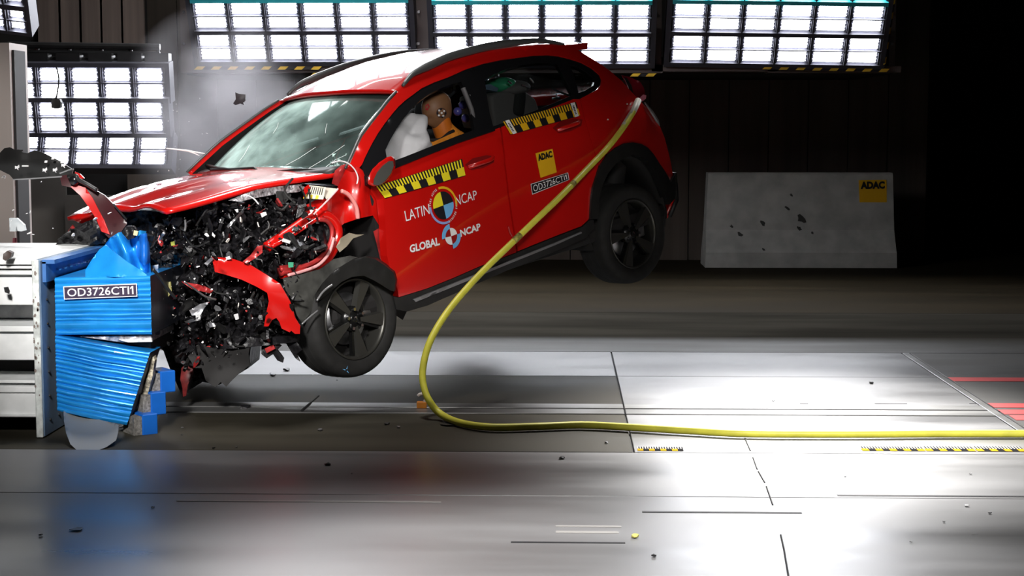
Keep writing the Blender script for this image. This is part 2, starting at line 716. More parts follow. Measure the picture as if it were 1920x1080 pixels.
for x0, x1 in ((-12, -5), (-5, 5), (5, 12)):
    plate('floor_plate', x0, x1, 3.0, Y925, FL_GREY)
    plate('floor_plate', x0, x1, Y925, Y845, FL_GREY)
for x0, x1, m in ((-12, -3.4, FL_BROWN), (-3.4, XA, FL_BROWN), (XA, XP, FL_GREY)):
    plate('floor_plate', x0, x1, Y845, Y776, m)
    plate('floor_plate', x0, x1, Y757, Y704, m)
for x0, x1 in ((-12, -3.4), (-3.4, XA), (XA, XP)):
    plate('floor_plate', x0, x1, Y704, Y660, FL_GREY)
    plate('track_rail', x0, x1, Y776, Y766 - .012, RAILS, .004, .003)
    plate('track_rail', x0, x1, Y766 + .012, Y757, RAILS, .004, .003)
plate('floor_strip', XP, XP + .055, Y845, Y660, RAILS, .001)
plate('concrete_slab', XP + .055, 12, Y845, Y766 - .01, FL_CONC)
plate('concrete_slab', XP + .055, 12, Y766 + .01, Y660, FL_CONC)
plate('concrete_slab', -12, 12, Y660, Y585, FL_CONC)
plate('concrete_slab', -12, 12, Y585, 24, FL_BACK)


def strip(name, px0, px1, py, w, m, kind='floor'):
    a, b = on_floor(px0, py), on_floor(px1, py)
    bm = bmesh.new()
    box(bm, (a.x, a.y - w / 2, 0), (b.x, a.y + w / 2, .0025))
    return obj(name, bm, m, floor)


TAPE = mat('grey_floor_tape', (.30, .29, .28), .5)
SLOT = mat('slot_shadow_gap', (.012, .012, .014), .6)
strip('floor_tape', 332, 828, 939, .022, TAPE)
strip('floor_slot', 1204, 1502, 960, .020, SLOT)
strip('floor_slot', 958, 1172, 1017, .014, SLOT)
strip('floor_slot', 1570, 1960, 929, .022, SLOT)
strip('floor_slot', 1042, 1165, 987, .02, TAPE)
strip('floor_slot', 1042, 1160, 998, .03, TAPE)
for px0, px1, py in ((975, 1035, 757.5), (975, 1032, 774), (1640, 1700, 757), (1658, 1722, 774.5), (1500, 1515, 757), (1522, 1535, 775),
                     (1818, 1830, 757), (1845, 1858, 775)):
    strip('rail_slot', px0, px1, py, .018, SLOT)
# red stripes on the concrete
for pa, pb, l in ((708, 715, 1781), (756.5, 764.5, 1853), (768.5, 777, 1872), (779, 788, 1898)):
    a = on_floor(l, (pa + pb) / 2)
    y0, y1 = yF(l, pb), yF(l, pa)
    bm = bmesh.new()
    for f in (0,):
        vs = [bm.verts.new(p) for p in ((max(a.x, XP + .06), y0, .001), (8, y0, .001), (8, y1, .001), (max(a.x, XP + .06), y1, .001))]
        bm.faces.new(vs)
        r = bmesh.ops.extrude_face_region(bm, geom=bm.faces[:])
        bmesh.ops.translate(bm, verts=[v for v in r['geom'] if isinstance(v, bmesh.types.BMVert)], vec=(0, 0, .0015))
    obj('red_stripe', bm, REDL, floor)
# checker scales printed on the floor
FBK, FAM, FWH = mat('floor_black_print', (.012, .012, .012), .9, spec=.05), mat('floor_amber_print', (.62, .33, .01), .9, spec=.05), mat('floor_white_print', (.6, .6, .6), .9, spec=.05)
def floor_scale(p0, p1, py0, py1, n, teeth):
    a0, a1 = on_floor(p0, py1), on_floor(p1, py1)
    b0 = on_floor(p0, py0)
    S = ruler_shapes(n, teeth)
    bm = bmesh.new()
    for k, (V, F, mi) in enumerate(S):
        vs = [bm.verts.new((a0.x + (a1.x - a0.x) * u, a0.y + (b0.y - a0.y) * v, .0015 + (.0008 if mi else 0))) for u, v in V]
        for f in F: bm.faces.new([vs[i] for i in f]).material_index = mi
    return obj('checker_scale', bm, [FBK, FAM, FWH], floor)


floor_scale(1196, 1282, 838, 846, 8, 18)
floor_scale(1618, 1735, 837.5, 846, 9, 22)
floor_scale(1738, 1830, 837.5, 846.5, 7, 16)
floor_scale(1834, 1925, 837.5, 847, 7, 16)
# crack-like seam running towards the camera
bm = bmesh.new()
for a, b in (((1397, 822), (1407, 845)), ((1412, 858), (1420, 880)), ((1422, 884), (1434, 905)), ((1437, 912), (1449, 947)),
             ((1464, 1003), (1470, 1030)), ((1470, 1030), (1479, 1084))):
    tube(bm, [on_floor(*a, .001), on_floor(*b, .001)], .004, 5)
obj('floor_crack', bm, SLOT, floor)

# back wall of upright panels
bm = bmesh.new()
box(bm, (-12, 19.7, 0), (4.35, 20.1, 8))
wall_back = obj('wall_back', bm, WALLD)
tag(wall_back, kind='structure')
x = -5.0
k = 0
me_panel = None
while x < 4.3:
    bm = bmesh.new()
    box(bm, (x + .006, 19.66 - (.012 if k % 2 else 0), 0), (min(x + .46, 4.34), 19.70, 6.5))
    o = obj('wall_panel', bm, WALLM, wall_back)
    x += .466
    k += 1
bm = bmesh.new()
box(bm, (4.35, 23.5, 0), (14, 23.8, 8))
tag(obj('wall_right', bm, WALLD), kind='structure')  # coloured near black to stand for the unlit right end of the hall
bm = bmesh.new()
box(bm, (-14, .5, 7.6), (14, 24, 7.9))
tag(obj('ceiling', bm, WALLD), kind='structure')
# left bay, nearer than the back wall
bm = bmesh.new()
a, b = at(-60, 485, 17.2), at(262, 0, 17.2)
box(bm, (a.x, 17.2, 0), (b.x, 17.5, 5))
wl = obj('wall_left', bm, WALLD)
tag(wl, kind='structure')
WALL2 = mat('brown_cladding', (.13, .10, .085), .65, noise_amt=.3, scale=2, stretch=(6, 1, .2))
WALL3 = mat('dim_grey_panel', (.115, .105, .095), .7, noise_amt=.12, scale=2)


def upright(px0, px1, py0, py1, Y, m, name='wall_panel', th=.05):
    a, b = at(px0, py1, Y), at(px1, py0, Y)
    bm = bmesh.new()
    box(bm, (a.x, Y, max(0, a.z)), (b.x, Y + th, b.z))
    return obj(name, bm, m, wl)


for i in range(5):
    upright(72 + i * 39, 110 + i * 39, -120, 82, 17.1, WALL2)
upright(20, 122, 322, 486, 17.1, WALL3)
upright(124, 238, 366, 486, 16.9, WALL3)
upright(240, 330, 312, 380, 16.95, WALLM)
upright(240, 330, 384, 486, 16.95, WALLD)

# grey pillar at the left edge
a, b = at(-40, 490, 12), at(17, 80, 12)
bm = bmesh.new()
box(bm, (a.x, 12, 0), (b.x, 12.4, b.z))
pil = thing('pillar', 'plain grey pillar at the left edge beside the tall lamp bank', 'pillar', ((a.x + b.x) / 2, 12.2, 0))
PIL = mat('grey_pillar_paint', (.40, .35, .32), .6)
obj('shaft', bm, PIL, pil)
bm = bmesh.new(); box(bm, (a.x - .02, 11.97, 0), (b.x + .02, 12.43, .12)); obj('foot', bm, PIL, pil)
bm = bmesh.new(); box(bm, (b.x, 12.05, .0), (b.x + .018, 12.3, b.z - .05)); obj('edge_channel', bm, DARK, pil)

# ------------------------------------------------------------------ lamp banks
def cell_mesh(name, w, h, dep, m, teeth=True):
    me = bpy.data.meshes.new(name)
    bm = bmesh.new()
    P = []
    n = 16
    for i in range(n):                       # bottom, small teeth
        P.append((w * i / n, 0)); P.append((w * (i + .5) / n, .012 * h / .1 * .5))
    for i in range(3):                       # right scallops
        P.append((w, h * i / 3 + .01)); P.append((w - .016, h * (i + .5) / 3))
    for i in range(n):
        P.append((w - w * i / n, h)); P.append((w - w * (i + .5) / n, h - .006))
    for i in range(3):
        P.append((0, h - h * i / 3 - .01)); P.append((.016, h - h * (i + .5) / 3))
    fr = [bm.verts.new((x, y, dep)) for x, y in P]
    bk = [bm.verts.new((x, y, dep - .012)) for x, y in P]
    bm.faces.new(fr)
    for i in range(len(P)):
        j = (i + 1) % len(P)
        bm.faces.new((fr[j], fr[i], bk[i], bk[j]))
    bm.to_mesh(me); bm.free()
    me.materials.append(m)
    return me


def refl_mesh(name, w, h, m):
    me = bpy.data.meshes.new(name)
    bm = bmesh.new()
    box(bm, (0, 0, 0), (w, h, .008))
    box(bm, (0, 0, .008), (.012, h, .05)); box(bm, (w - .012, 0, .008), (w, h, .05))
    for i in range(3):
        for x0 in (.012, w - .030):
            box(bm, (x0, h * (i + .15) / 3, .008), (x0 + .018, h * (i + .85) / 3, .03))
    bm.to_mesh(me); bm.free()
    me.materials.append(m)
    return me


_LM = {}


def bank(name, label, group, org, u, v, cols, modules, cw_, rh, mgap=.045, border=.05, depth=.22, upper=0):
    """modules of two lamp rows; org is the lower left corner of the face"""
    u = Vector(u).normalized(); v = Vector(v); v = (v - u * v.dot(u)).normalized(); n = u.cross(v)
    W, Hm = cols * cw_, 2 * rh
    H = modules * Hm + (modules - 1) * mgap
    t = thing(name, label, 'lamp bank', tuple(org), group)
    R = Matrix((u, v, n)).transposed().to_4x4()
    t.matrix_world = Matrix.Translation(org) @ R
    t['_loc'] = (0, 0, 0)
    key = (cw_, rh)
    if key not in _LM:
        _LM[key] = (cell_mesh('lamp', cw_ - .072, rh - .044, .035, LAMPM), refl_mesh('reflector', cw_ - .018, rh - .008, LAMPR))
    lm, rm = _LM[key]
    bm = bmesh.new()
    b = border
    box(bm, (-b, -b, -depth), (W + b, 0, .05)); box(bm, (-b, H, -depth), (W + b, H + b, .05))
    box(bm, (-b, 0, -depth), (0, H, .05)); box(bm, (W, 0, -depth), (W + b, H, .05))
    box(bm, (0, 0, -depth), (W, H, -depth + .02))
    obj('housing', bm, LAMPF, t)
    for k in range(modules):
        y0 = k * (Hm + mgap)
        if k:
            bm = bmesh.new(); box(bm, (0, y0 - mgap, -.05), (W, y0, .065)); obj('divider', bm, CYAN if k == 2 else LAMPF, t)
        bm = bmesh.new()
        box(bm, (0, y0 + rh - .006, -.02), (W, y0 + rh + .006, .055)); obj('row_bar', bm, LAMPR, t)
        for c in range(cols):
            if c:
                bm = bmesh.new(); box(bm, (c * cw_ - .008, y0, -.02), (c * cw_ + .008, y0 + Hm, .06)); obj('column_bar', bm, LAMPF, t)
            for r in range(2):
                for mm, nm, off in ((rm, 'reflector', (.009, .004)), (lm, 'lamp', (.036, .022))):
                    o = bpy.data.objects.new(nm, mm)
                    COL.objects.link(o); o.parent = t
                    o.location = (c * cw_ + off[0], y0 + r * rh + off[1], -.01)
    if upper:
        # the bank goes on above the picture: plain rows up to the roof
        bm = bmesh.new()
        for k in range(modules, modules + upper):
            y0 = k * (Hm + mgap)
            for r in range(2):
                for c in range(cols):
                    x_ = c * cw_ + .036; y_ = y0 + r * rh + .022
                    f_ = [bm.verts.new(p) for p in ((x_, y_, .025), (x_ + cw_ - .072, y_, .025), (x_ + cw_ - .072, y_ + rh - .044, .025), (x_, y_ + rh - .044, .025))]
                    bm.faces.new(f_)
        tag(obj('upper_lamps', bm, LAMPM, t), kind='stuff')
        bm = bmesh.new()
        box(bm, (-b, H + b, -depth), (W + b, (modules + upper) * (Hm + mgap), 0)); obj('upper_housing', bm, LAMPF, t)
    return t


YB = 17.0
sc = YB / FPX
tl = math.radians(30)
UP = 2
vv = (0, -math.sin(tl), math.cos(tl))
GRP = 'lamp banks along the back wall'
bank('lamp_bank', 'left one of three glowing lamp banks high on the back wall, above the grey haze', None, at(374, 112, YB), (1, 0, 0), vv, 6, 3, 66.4 * sc, 28.2 * sc, upper=UP)
bank('lamp_bank', 'middle one of three glowing lamp banks, partly behind the red car roof', None, at(815, 115, YB), (1, 0, -.003), vv, 6, 3, 66.6 * sc, 28.2 * sc, upper=UP)
bank('lamp_bank', 'right one of three glowing lamp banks, framed by hazard tape at its right end', None, at(1254, 113, YB), (1, 0, -.016), vv, 6, 3, 64.5 * sc, 28.0 * sc, upper=UP)
YL = 15.0
s2 = YL / FPX
for i, (yb, dz, ang_, lab) in enumerate(((183, 0, 10, 'upper'), (247, 0, 12, 'middle'), (310, 3, 20, 'lowest'))):
    a = math.radians(ang_)
    bank('lamp_bank', '%s of three stacked glowing lamp panels at left, behind the flying bumper' % lab, None, at(12 + dz, yb, YL), (1, 0, -.004),
         (0, -math.sin(a) * (-1 if i == 2 else 1), math.cos(a)), 5, 1, 61.0 * s2, 29.2 * s2, border=.04, depth=.12)
bank('lamp_bank', 'tilted lamp bank in the upper left corner of the hall', None, at(-62, 42, 13.0), (1, 0, -.12), (.42, -.55, .75), 3, 3, 40 * 13 / FPX, 24 * 13 / FPX,
     border=.03, depth=.12)

# bank hung level over the impact point, seen mirrored in the car roof
OVERM = mat('lit_overhead_lamp', (.95, .96, 1.0), .3, emit=9)
ob_ = thing('lamp_bank', 'level lamp bank hung over the impact point, mirrored in the red car roof', 'lamp bank', (-2.0, 13.6, 3.6))
bm = bmesh.new(); box(bm, (-3.05, 12.15, 3.62), (-.95, 15.05, 3.8)); obj('housing', bm, LAMPF, ob_)
for c in range(5):
    for r in range(7):
        bm = bmesh.new(); box(bm, (-3.0 + c * .41, 12.2 + r * .41, 3.6), (-3.0 + c * .41 + .36, 12.2 + r * .41 + .36, 3.622))
        obj('lamp', bm, OVERM, ob_)
# steel frame carrying the banks, with hazard tape
fr = thing('lamp_gantry', 'brown steel frame of posts and beams carrying the three lamp banks', 'frame', at(1000, 130, YB + .2))
for px0, px1 in ((338, 362), (779, 806), (1222, 1243), (1668, 1686)):
    a, b = at(px0, 136, YB), at(px1, -160, YB)
    bm = bmesh.new(); box(bm, (a.x, YB + .05, a.z), (b.x, YB + .3, b.z + .6)); obj('post', bm, BROWN, fr)
    for py in (24, 84):
        bm = bmesh.new()
        c = at(px0 + 3, py, YB); box(bm, (c.x, YB + .03, c.z), (c.x + .025, YB + .05, c.z + .025))
        obj('bolt', bm, CHROME, fr)
for px0, px1, py0, py1 in ((338, 780, 119, 136), (779, 1243, 121, 137), (1222, 1460, 121, 134), (1440, 1690, 124, 136)):
    a, b = at(px0, py1, YB), at(px1, py0, YB)
    bm = bmesh.new(); box(bm, (a.x, YB + .02, a.z), (b.x, YB + .32, b.z)); obj('beam', bm, BROWN, fr)
a, b = at(338, 120, YB), at(1690, -160, YB)
bm = bmesh.new(); box(bm, (a.x, YB + .9, a.z + .1), (b.x, YB + 1.0, b.z + 1.2)); obj('back_panel', bm, WALLD, fr)
bm = bmesh.new(); box(bm, (a.x, YB + .3, a.z - .1), (b.x, YB + 2.5, a.z - .04)); obj('soffit', bm, WALLD, fr)


def hazard(label, blocks, Y):
    c = at(*blocks[0][0], Y)
    t = thing('hazard_tape', label, 'tape', c)
    P = [at(*p, Y) for q in blocks for p in q]
    for q in blocks:
        bm = bmesh.new()
        f = [bm.verts.new(at(*p, Y - .006)) for p in q]
        bk = [bm.verts.new(at(*p, Y)) for p in q]
        bm.faces.new(f)
        for i in range(4): bm.faces.new((f[(i + 1) % 4], f[i], bk[i], bk[(i + 1) % 4]))
        obj('yellow_mark', bm, AMBD, t)
    bm = bmesh.new()
    if abs(blocks[-1][0][0] - blocks[0][0][0]) > abs(blocks[-1][0][1] - blocks[0][0][1]):
        q = (blocks[0][0], blocks[-1][1], blocks[-1][2], blocks[0][3])
    else:
        q = (blocks[-1][0], blocks[-1][1], blocks[0][2], blocks[0][3])
    f = [bm.verts.new(at(*p, Y - .002)) for p in q]
    bk = [bm.verts.new(at(*p, Y + .004)) for p in q]
    bm.faces.new(f)
    for i in range(4): bm.faces.new((f[(i + 1) % 4], f[i], bk[i], bk[(i + 1) % 4]))
    obj('black_backing', bm, BKP, t)


AMBD = mat('hazard_yellow', (.75, .46, .03), .5)
pg = lambda x, y, w=15, h=6, s=6: ((x + s, y), (x + s + w, y), (x + w, y + h), (x, y + h))
hazard('yellow hazard marks under the left lamp bank above the haze', [pg(364 + i * 31.2, 124.5) for i in range(8)], YB - .02)
hazard('short lower row of two yellow hazard marks left of the red roof', [pg(582 + i * 28, 136.5) for i in range(2)], YB - .02)
hazard('two yellow hazard marks right of the red car roof spoiler', [pg(1181 + i * 29, 137.5) for i in range(2)], YB - .02)
hazard('yellow hazard marks under the right lamp bank', [pg(1429 + i * 31.2, 124 + i * .7) for i in range(8)], YB - .02)
hazard('upright yellow hazard marks on the right end of the right lamp bank',
       [((1656 + i * 4.2, 122 - i * 28), (1661 + i * 4.2, 119 - i * 28), (1663 + i * 4.2, 106 - i * 28), (1658 + i * 4.2, 110 - i * 28)) for i in range(6)], YB - .05)
# top strip above the banks
# dark rig above the left lamp panels
rg = thing('lamp_rig', 'dark steel rig of pipes above the stacked left lamp panels', 'rig', at(150, 100, 15.1))
for py, r in ((84, .03), (97, .02), (112, .035)):
    bm = bmesh.new(); tube(bm, [at(15, py, 15.1), at(300, py + 4, 15.1)], r, 8); obj('pipe', bm, BLK, rg)
for px in (70, 130, 190, 245, 296):
    bm = bmesh.new(); tube(bm, [at(px, 82, 15.12), at(px, 124, 15.12)], .018, 6); obj('hanger', bm, BLK, rg)
    bm = bmesh.new(); a = at(px - 22, 119, 15.05); b = at(px + 22, 100, 15.05); box(bm, (a.x, 15.0, a.z), (b.x, 15.12, b.z)); obj('lamp_back', bm, BLK, rg)
bm = bmesh.new(); bmesh.ops.create_uvsphere(bm, u_segments=14, v_segments=8, radius=.05)
bmesh.ops.scale(bm, verts=bm.verts[:], vec=(1, 1, .8))
c = at(32, 92, 15.06)
bmesh.ops.translate(bm, verts=bm.verts[:], vec=c)
o = obj('signal_lamp', bm, mat('red_signal', (.4, .02, .02), .3), rg, True); o['label'] = 'small red signal lamp'

# ------------------------------------------------------------------ concrete barrier
YJ = 18.6
a, b = at(1322, 496, YJ), at(1686, 325, YJ)
x0, x1, zt = a.x, b.x, b.z
jb = thing('concrete_barrier', 'grey concrete road barrier standing alone at the dark back wall', 'barrier', ((x0 + x1) / 2, YJ + .3, 0))
prof = [(0, 0), (0, .17), (.02, .20), (.13, .42), (.16, zt - .02), (.18, zt), (.42, zt), (.44, zt - .02), (.47, .42), (.58, .20), (.6, .17), (.6, 0)]
bm = bmesh.new()
xs_ = [x0 + (x1 - x0) * i / 12 for i in range(13)]
rows = []
for i, xx in enumerate(xs_):
    tpr = .012 * (1 if i == 0 else -1 if i == 12 else 0)
    rows.append([bm.verts.new((xx + (tpr * z * 3), YJ + y, z)) for y, z in prof])
for r0, r1 in zip(rows, rows[1:]):
    for k in range(len(prof)):
        bm.faces.new((r0[k], r0[(k + 1) % len(prof)], r1[(k + 1) % len(prof)], r1[k]))
bm.faces.new(rows[0][::-1]); bm.faces.new(rows[-1])
bmesh.ops.recalc_face_normals(bm, faces=bm.faces[:])
obj('body', bm, CONC, jb)
bm = bmesh.new()
Ys = YJ + .145
q = ((1610, 338), (1662, 337), (1663, 389.5), (1612, 390.5))
pl = lambda u, v: at(*quad_px(q, u, v), Ys)
print_bm([(*rect(0, 0, 1, 1), 0)], pl, bm)
obj('yellow_sticker', bm, AMB, jb)
bm = print_bm([(*txt_in('ADAC', .06, .68, .94, .95, .06), 0)], lambda u, v: at(*quad_px(q, u, v), Ys - .004))
obj('sticker_lettering', bm, BKP, jb)
bm = bmesh.new()
for px, py, r in ((1484, 366, 4), (1476, 390, 5), (1372, 425, 4), (1388, 440, 6), (1430, 418, 6), (1503, 411, 9), (1499, 428, 5), (1432, 468, 3), (1523, 437, 3)):
    c = at(px, py, YJ)
    yy = YJ + interp([(.17, 0), (.2, .02), (.42, .13), (zt, .16)], c.z) - .003
    c = at(px, py, yy)
    vs = []
    for k in range(9):
        an = 2 * PI * k / 9
        rr = r * YJ / FPX * random.uniform(.5, 1.2)
        vs.append(bm.verts.new((c.x + rr * math.cos(an + .5), YJ + interp([(.17, 0), (.2, .02), (.42, .13), (zt, .16)], c.z + rr * math.sin(an)) - .004, c.z + rr * math.sin(an))))
    bm.faces.new(vs)
obj('scuff', bm, STAIN, jb)

# ------------------------------------------------------------------ white steel support and end plate
YN, YFAR = 8.33, 9.47
SX1 = at(66, 500, YN).x
sp = thing('steel_support', 'white painted steel beams stacked behind the end plate at the left edge', 'support', (SX1 - .8, 8.9, 0))
zP = lambda py: CAM_H - (py - VPY) / FPX * YN
XL = SX1 - 2.0


def beam(name, p0, p1, dy, m=WSTEEL, chips=False):
    bm = bmesh.new()
    box(bm, (XL, YN + dy, max(zP(p1), .004)), (SX1, YFAR - dy * .5, zP(p0)))
    bevel(bm, .004, 1)
    return obj(name, bm, m, sp)


beam('flange', 487, 499, .02); beam('flange', 502, 507, .03); beam('flange', 511, 518, .0)
beam('web', 519, 577, .035); beam('web', 578, 615, .32, STEEL); beam('flange', 617, 628, .02); beam('web', 630, 684, .05)
beam('web', 685, 722, .36, DARK); beam('flange', 723, 729, .05); beam('flange', 734, 746, .03); beam('web', 747, 790, .045); beam('flange', 788, 793, .02)
beam('foot', 795, 831, .5, DARK)
mp = thing('end_plate', 'upright blue grey steel plate with white edge between support and blue barrier', 'plate', (SX1 + .02, 8.9, 0))
bm = bmesh.new(); box(bm, (SX1, YN - .03, 0.006), (SX1 + .035, YFAR, .915)); bevel(bm, .003, 1); obj('slab', bm, PLATE, mp)
bm = bmesh.new(); box(bm, (SX1 - .005, YN - .045, .004), (SX1 + .03, YN - .03, .918)); bevel(bm, .004, 1)
obj('white_edge', bm, mat('chipped_white_edge', (.68, .72, .70), .55, noise_amt=.35, scale=22), mp)
for k in range(7):
    for j in range(8):
        bm = bmesh.new()
        yy = YN + .06 + j * .15
        tube(bm, [(SX1 + .033, yy, .08 + k * .125), (SX1 + .042, yy, .08 + k * .125)], .007, 6)
        obj('bolt', bm, BLK, mp)
# chips on the white edge
bm = bmesh.new()
for k in range(26):
    c = (SX1 + random.uniform(-.003, .028), YN - .047, random.choice((random.uniform(.4, .75), random.uniform(.05, .9))))
    s = random.uniform(.003, .010)
    vs = [bm.verts.new((c[0] + s * random.uniform(.5, 1) * math.cos(a), c[1], c[2] + s * 1.4 * math.sin(a))) for a in (0, 1.2, 2.4, 3.7, 5)]
    bm.faces.new(vs)
tag(obj('paint_chip', bm, mat('bare_brown_steel', (.22, .18, .16), .7), mp), kind='stuff')

# ------------------------------------------------------------------ blue deformable barrier
DB0 = at(104, 640, 8.4)
db = thing('deformable_barrier', 'crushed blue aluminium honeycomb crash barrier with black code label', 'crash barrier', (DB0.x + .25, 8.9, 0))


def pleated(name, q, n, Y, depth, m, amp=.010, bow=0.0, seed=0):
    """front skin folded into n horizontal pleats, with top, bottom and sides"""
    bm = bmesh.new()
    rows = []
    N = 5
    nu = 14
    pr = random.Random(int(seed * 10))
    wd = [pr.choice((.55, .8, 1, 1.2, 1.5)) for _ in range(n)]
    cum = [0]
    for x in wd: cum.append(cum[-1] + x / sum(wd))
    for i in range(n * N + 1):
        fold = min(n - 1, i // N)
        ph = i / N - fold
        v = max(0.0, 1 - (cum[fold] + (cum[fold + 1] - cum[fold]) * ph)) if i < n * N else 0.0
        w = amp * (.35 + .9 * (noise.noise(Vector((fold * 1.7 + seed, 3.3, seed))) + .5))
        bump_ = (0, .85, 1, .9, .6)[i % N] * w
        row = []
        for j in range(nu + 1):
            u = j / nu
            vw = v + .012 * noise.noise(Vector((u * 3, fold * .9, seed)))
            p = at(*quad_px(q, u, min(1, max(0, vw)) if 0 < v < 1 else v), Y)
            row.append(p + Vector((0, -bump_ * (1 + .5 * noise.noise(Vector((u * 4, fold * 2.1, seed)))) - bow * math.sin(PI * u) * .5, 0)))
        rows.append(row)
    g_ = [[bm.verts.new(p) for p in r] for r in rows]
    for a, b in zip(g_, g_[1:]):
        for j in range(nu): bm.faces.new((a[j], b[j], b[j + 1], a[j + 1]))
    back = [[bm.verts.new(p.co + Vector((0, depth, 0))) for p in r] for r in (g_[0], g_[-1])]
    for j in range(nu):
        bm.faces.new((g_[0][j], g_[0][j + 1], back[0][j + 1], back[0][j]))
        bm.faces.new((g_[-1][j + 1], g_[-1][j], back[1][j], back[1][j + 1]))
    for k in (0, nu):
        col = [r[k] for r in g_]
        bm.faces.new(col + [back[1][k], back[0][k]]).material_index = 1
    bmesh.ops.recalc_face_normals(bm, faces=bm.faces[:])
    return obj(name, bm, [m, SIDEM], db)


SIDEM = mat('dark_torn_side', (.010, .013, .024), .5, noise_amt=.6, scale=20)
pleated('upper_block', ((103, 521), (282, 517), (285, 627), (105, 628)), 11, 8.42, .9, BLUE, .008, seed=1.3)
pleated('lower_block', ((104, 629), (282, 661), (238, 797), (108, 770)), 17, 8.40, .22, BLUE, .010, .03, seed=5.1)
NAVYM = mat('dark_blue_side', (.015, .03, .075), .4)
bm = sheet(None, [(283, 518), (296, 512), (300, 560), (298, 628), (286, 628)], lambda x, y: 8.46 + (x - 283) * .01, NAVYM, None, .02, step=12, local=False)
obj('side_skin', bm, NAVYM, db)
bm = sheet(None, [(150, 631), (200, 630), (283, 629), (284, 640), (230, 642)], lambda x, y: 8.45, WHT, None, .5, .01, 20, 8, local=False)
obj('torn_gap_edge', bm, mat('grey_torn_foil', (.35, .34, .36), .4, .4, noise_amt=.8, scale=40), db)
bm = sheet(None, [(222, 637), (284, 634), (285, 641), (240, 642)], lambda x, y: 8.435, ALU, None, .02, .015, 30, 4, local=False)
obj('foil_strip', bm, WHT, db)
bm = sheet(None, [(150, 632), (282, 640), (284, 664), (240, 655)], lambda x, y: 8.52, DARK, None, .5, 0, 1, 20, local=False)
obj('gap_core', bm, DARK, db)
# crumpled cone on top


def fold(x0, x1, amp):
    return lambda x, y: 8.5 + amp * abs(math.sin((x - x0) / (x1 - x0) * PI * 2.5))


bm = sheet(None, [(160, 519), (160, 506), (172, 487), (186, 468), (198, 459), (218, 476), (240, 492), (262, 505), (281, 520)],
           lambda x, y: 8.40 + .0009 * abs(x - 215) + .0022 * (520 - y), BLUE, None, .01, .02, 7, 6, local=False)
obj('top_flap', bm, BLUE, db)
bm = sheet(None, [(196, 460), (206, 446), (222, 436), (236, 433), (250, 440), (262, 432), (274, 434), (269, 446), (274, 470), (281, 492), (283, 520), (258, 506), (225, 480)],
           lambda x, y: 8.62 + .05 * math.sin((x - .35 * y) * .16) + .0006 * (x - 196), BLUE, None, .01, .06, 9, 5, local=False, seed=4)
obj('crumpled_crown', bm, BLUE, db)
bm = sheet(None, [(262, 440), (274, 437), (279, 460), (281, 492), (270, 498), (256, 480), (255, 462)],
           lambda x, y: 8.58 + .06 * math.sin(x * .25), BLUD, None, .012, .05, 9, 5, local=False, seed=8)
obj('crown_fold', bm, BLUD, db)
bm = sheet(None, [(228, 436), (236, 424), (250, 424), (256, 432), (252, 446), (240, 450)], lambda x, y: 8.57, BLKM, None, .03, .05, 20, 5, local=False)
obj('jammed_fragment', bm, BLKM, db)
bm = sheet(None, [(251, 432), (259, 434), (257, 442), (250, 441)], lambda x, y: 8.55, WHT, None, .01, 0, 1, 6, local=False)
obj('jammed_chip', bm, mat('cream_plastic', (.7, .62, .32), .5), db)
# blue channel on the back plate
YT0, YT1 = 8.4, 9.45
bm = bmesh.new()
box(bm, (SX1 + .036, YN, .80), (SX1 + .055, YFAR, .905)); box(bm, (SX1 + .036, YN, .895), (SX1 + .10, YFAR, .915)); box(bm, (SX1 + .036, YN + .25, .78), (SX1 + .12, YFAR, .80))
obj('back_channel', bm, mat('barrier_blue_channel', (.05, .16, .42), .45, noise_amt=.3, scale=8), db)
bm = bmesh.new()
for k in range(9):
    box(bm, (SX1 + .055, 8.5 + k * .1, .845), (SX1 + .07, 8.54 + k * .1, .852))
obj('channel_clip', bm, CHROME, db)
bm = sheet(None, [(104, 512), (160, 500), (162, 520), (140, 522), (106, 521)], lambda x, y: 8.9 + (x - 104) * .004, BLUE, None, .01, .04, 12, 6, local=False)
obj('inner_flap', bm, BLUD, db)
# honeycomb edge and hanging sheet
bm = sheet(None, [(283, 672), (288, 668), (290, 676), (286, 706), (276, 742), (262, 772), (248, 792), (232, 802), (222, 802), (240, 796), (252, 774), (266, 738), (277, 704)],
           lambda x, y: 8.47 + .0005 * (y - 670), HONEY, None, .05, .02, 20, 5, local=False)
obj('honeycomb_edge', bm, HONEY, db)
bm = sheet(None, [(119, 771), (160, 780), (222, 797), (221, 812), (217, 826), (200, 838), (182, 845), (160, 848), (145, 845), (132, 833), (124, 812), (120, 790)],
           lambda x, y: 8.47 - .10 * ((x - 170) / 50) ** 2 * ((848 - y) / 70) - .0069 * (y - 775), GSHEET, None, .008, .0, 4, 6, local=False)
obj('hanging_sheet', bm, GSHEET, db)
# bumper element: three small blocks at the foot
for k, (px, py0, py1) in enumerate(((300, 697, 735), (282, 737, 777), (266, 778, 820))):
    yc = (8.64, 8.56, 8.47)[k]
    a, b = at(px, py1, yc - .06), at(px, py0, yc - .06)
    M = Matrix.Translation(((a.x + b.x) / 2, yc, (a.z + b.z) / 2)) @ Matrix.Rotation(math.radians(38), 4, 'Z')
    h = (b.z - a.z) / 2 + .003
    e = thing('x', '', '') if False else None
    bm = bmesh.new(); box(bm, (-.042, -.07, -h), (.042, .09, h), M=M); bevel(bm, .004, 1); o = obj('bumper_block', bm, BLUD, db)
    bm = bmesh.new(); box(bm, (-.085, -.06, -h + .008), (-.042, .08, h - .01), M=M); obj('block_core', bm, mat('grey_honeycomb_core', (.22, .21, .195), .6, noise_amt=.6, scale=70), o)
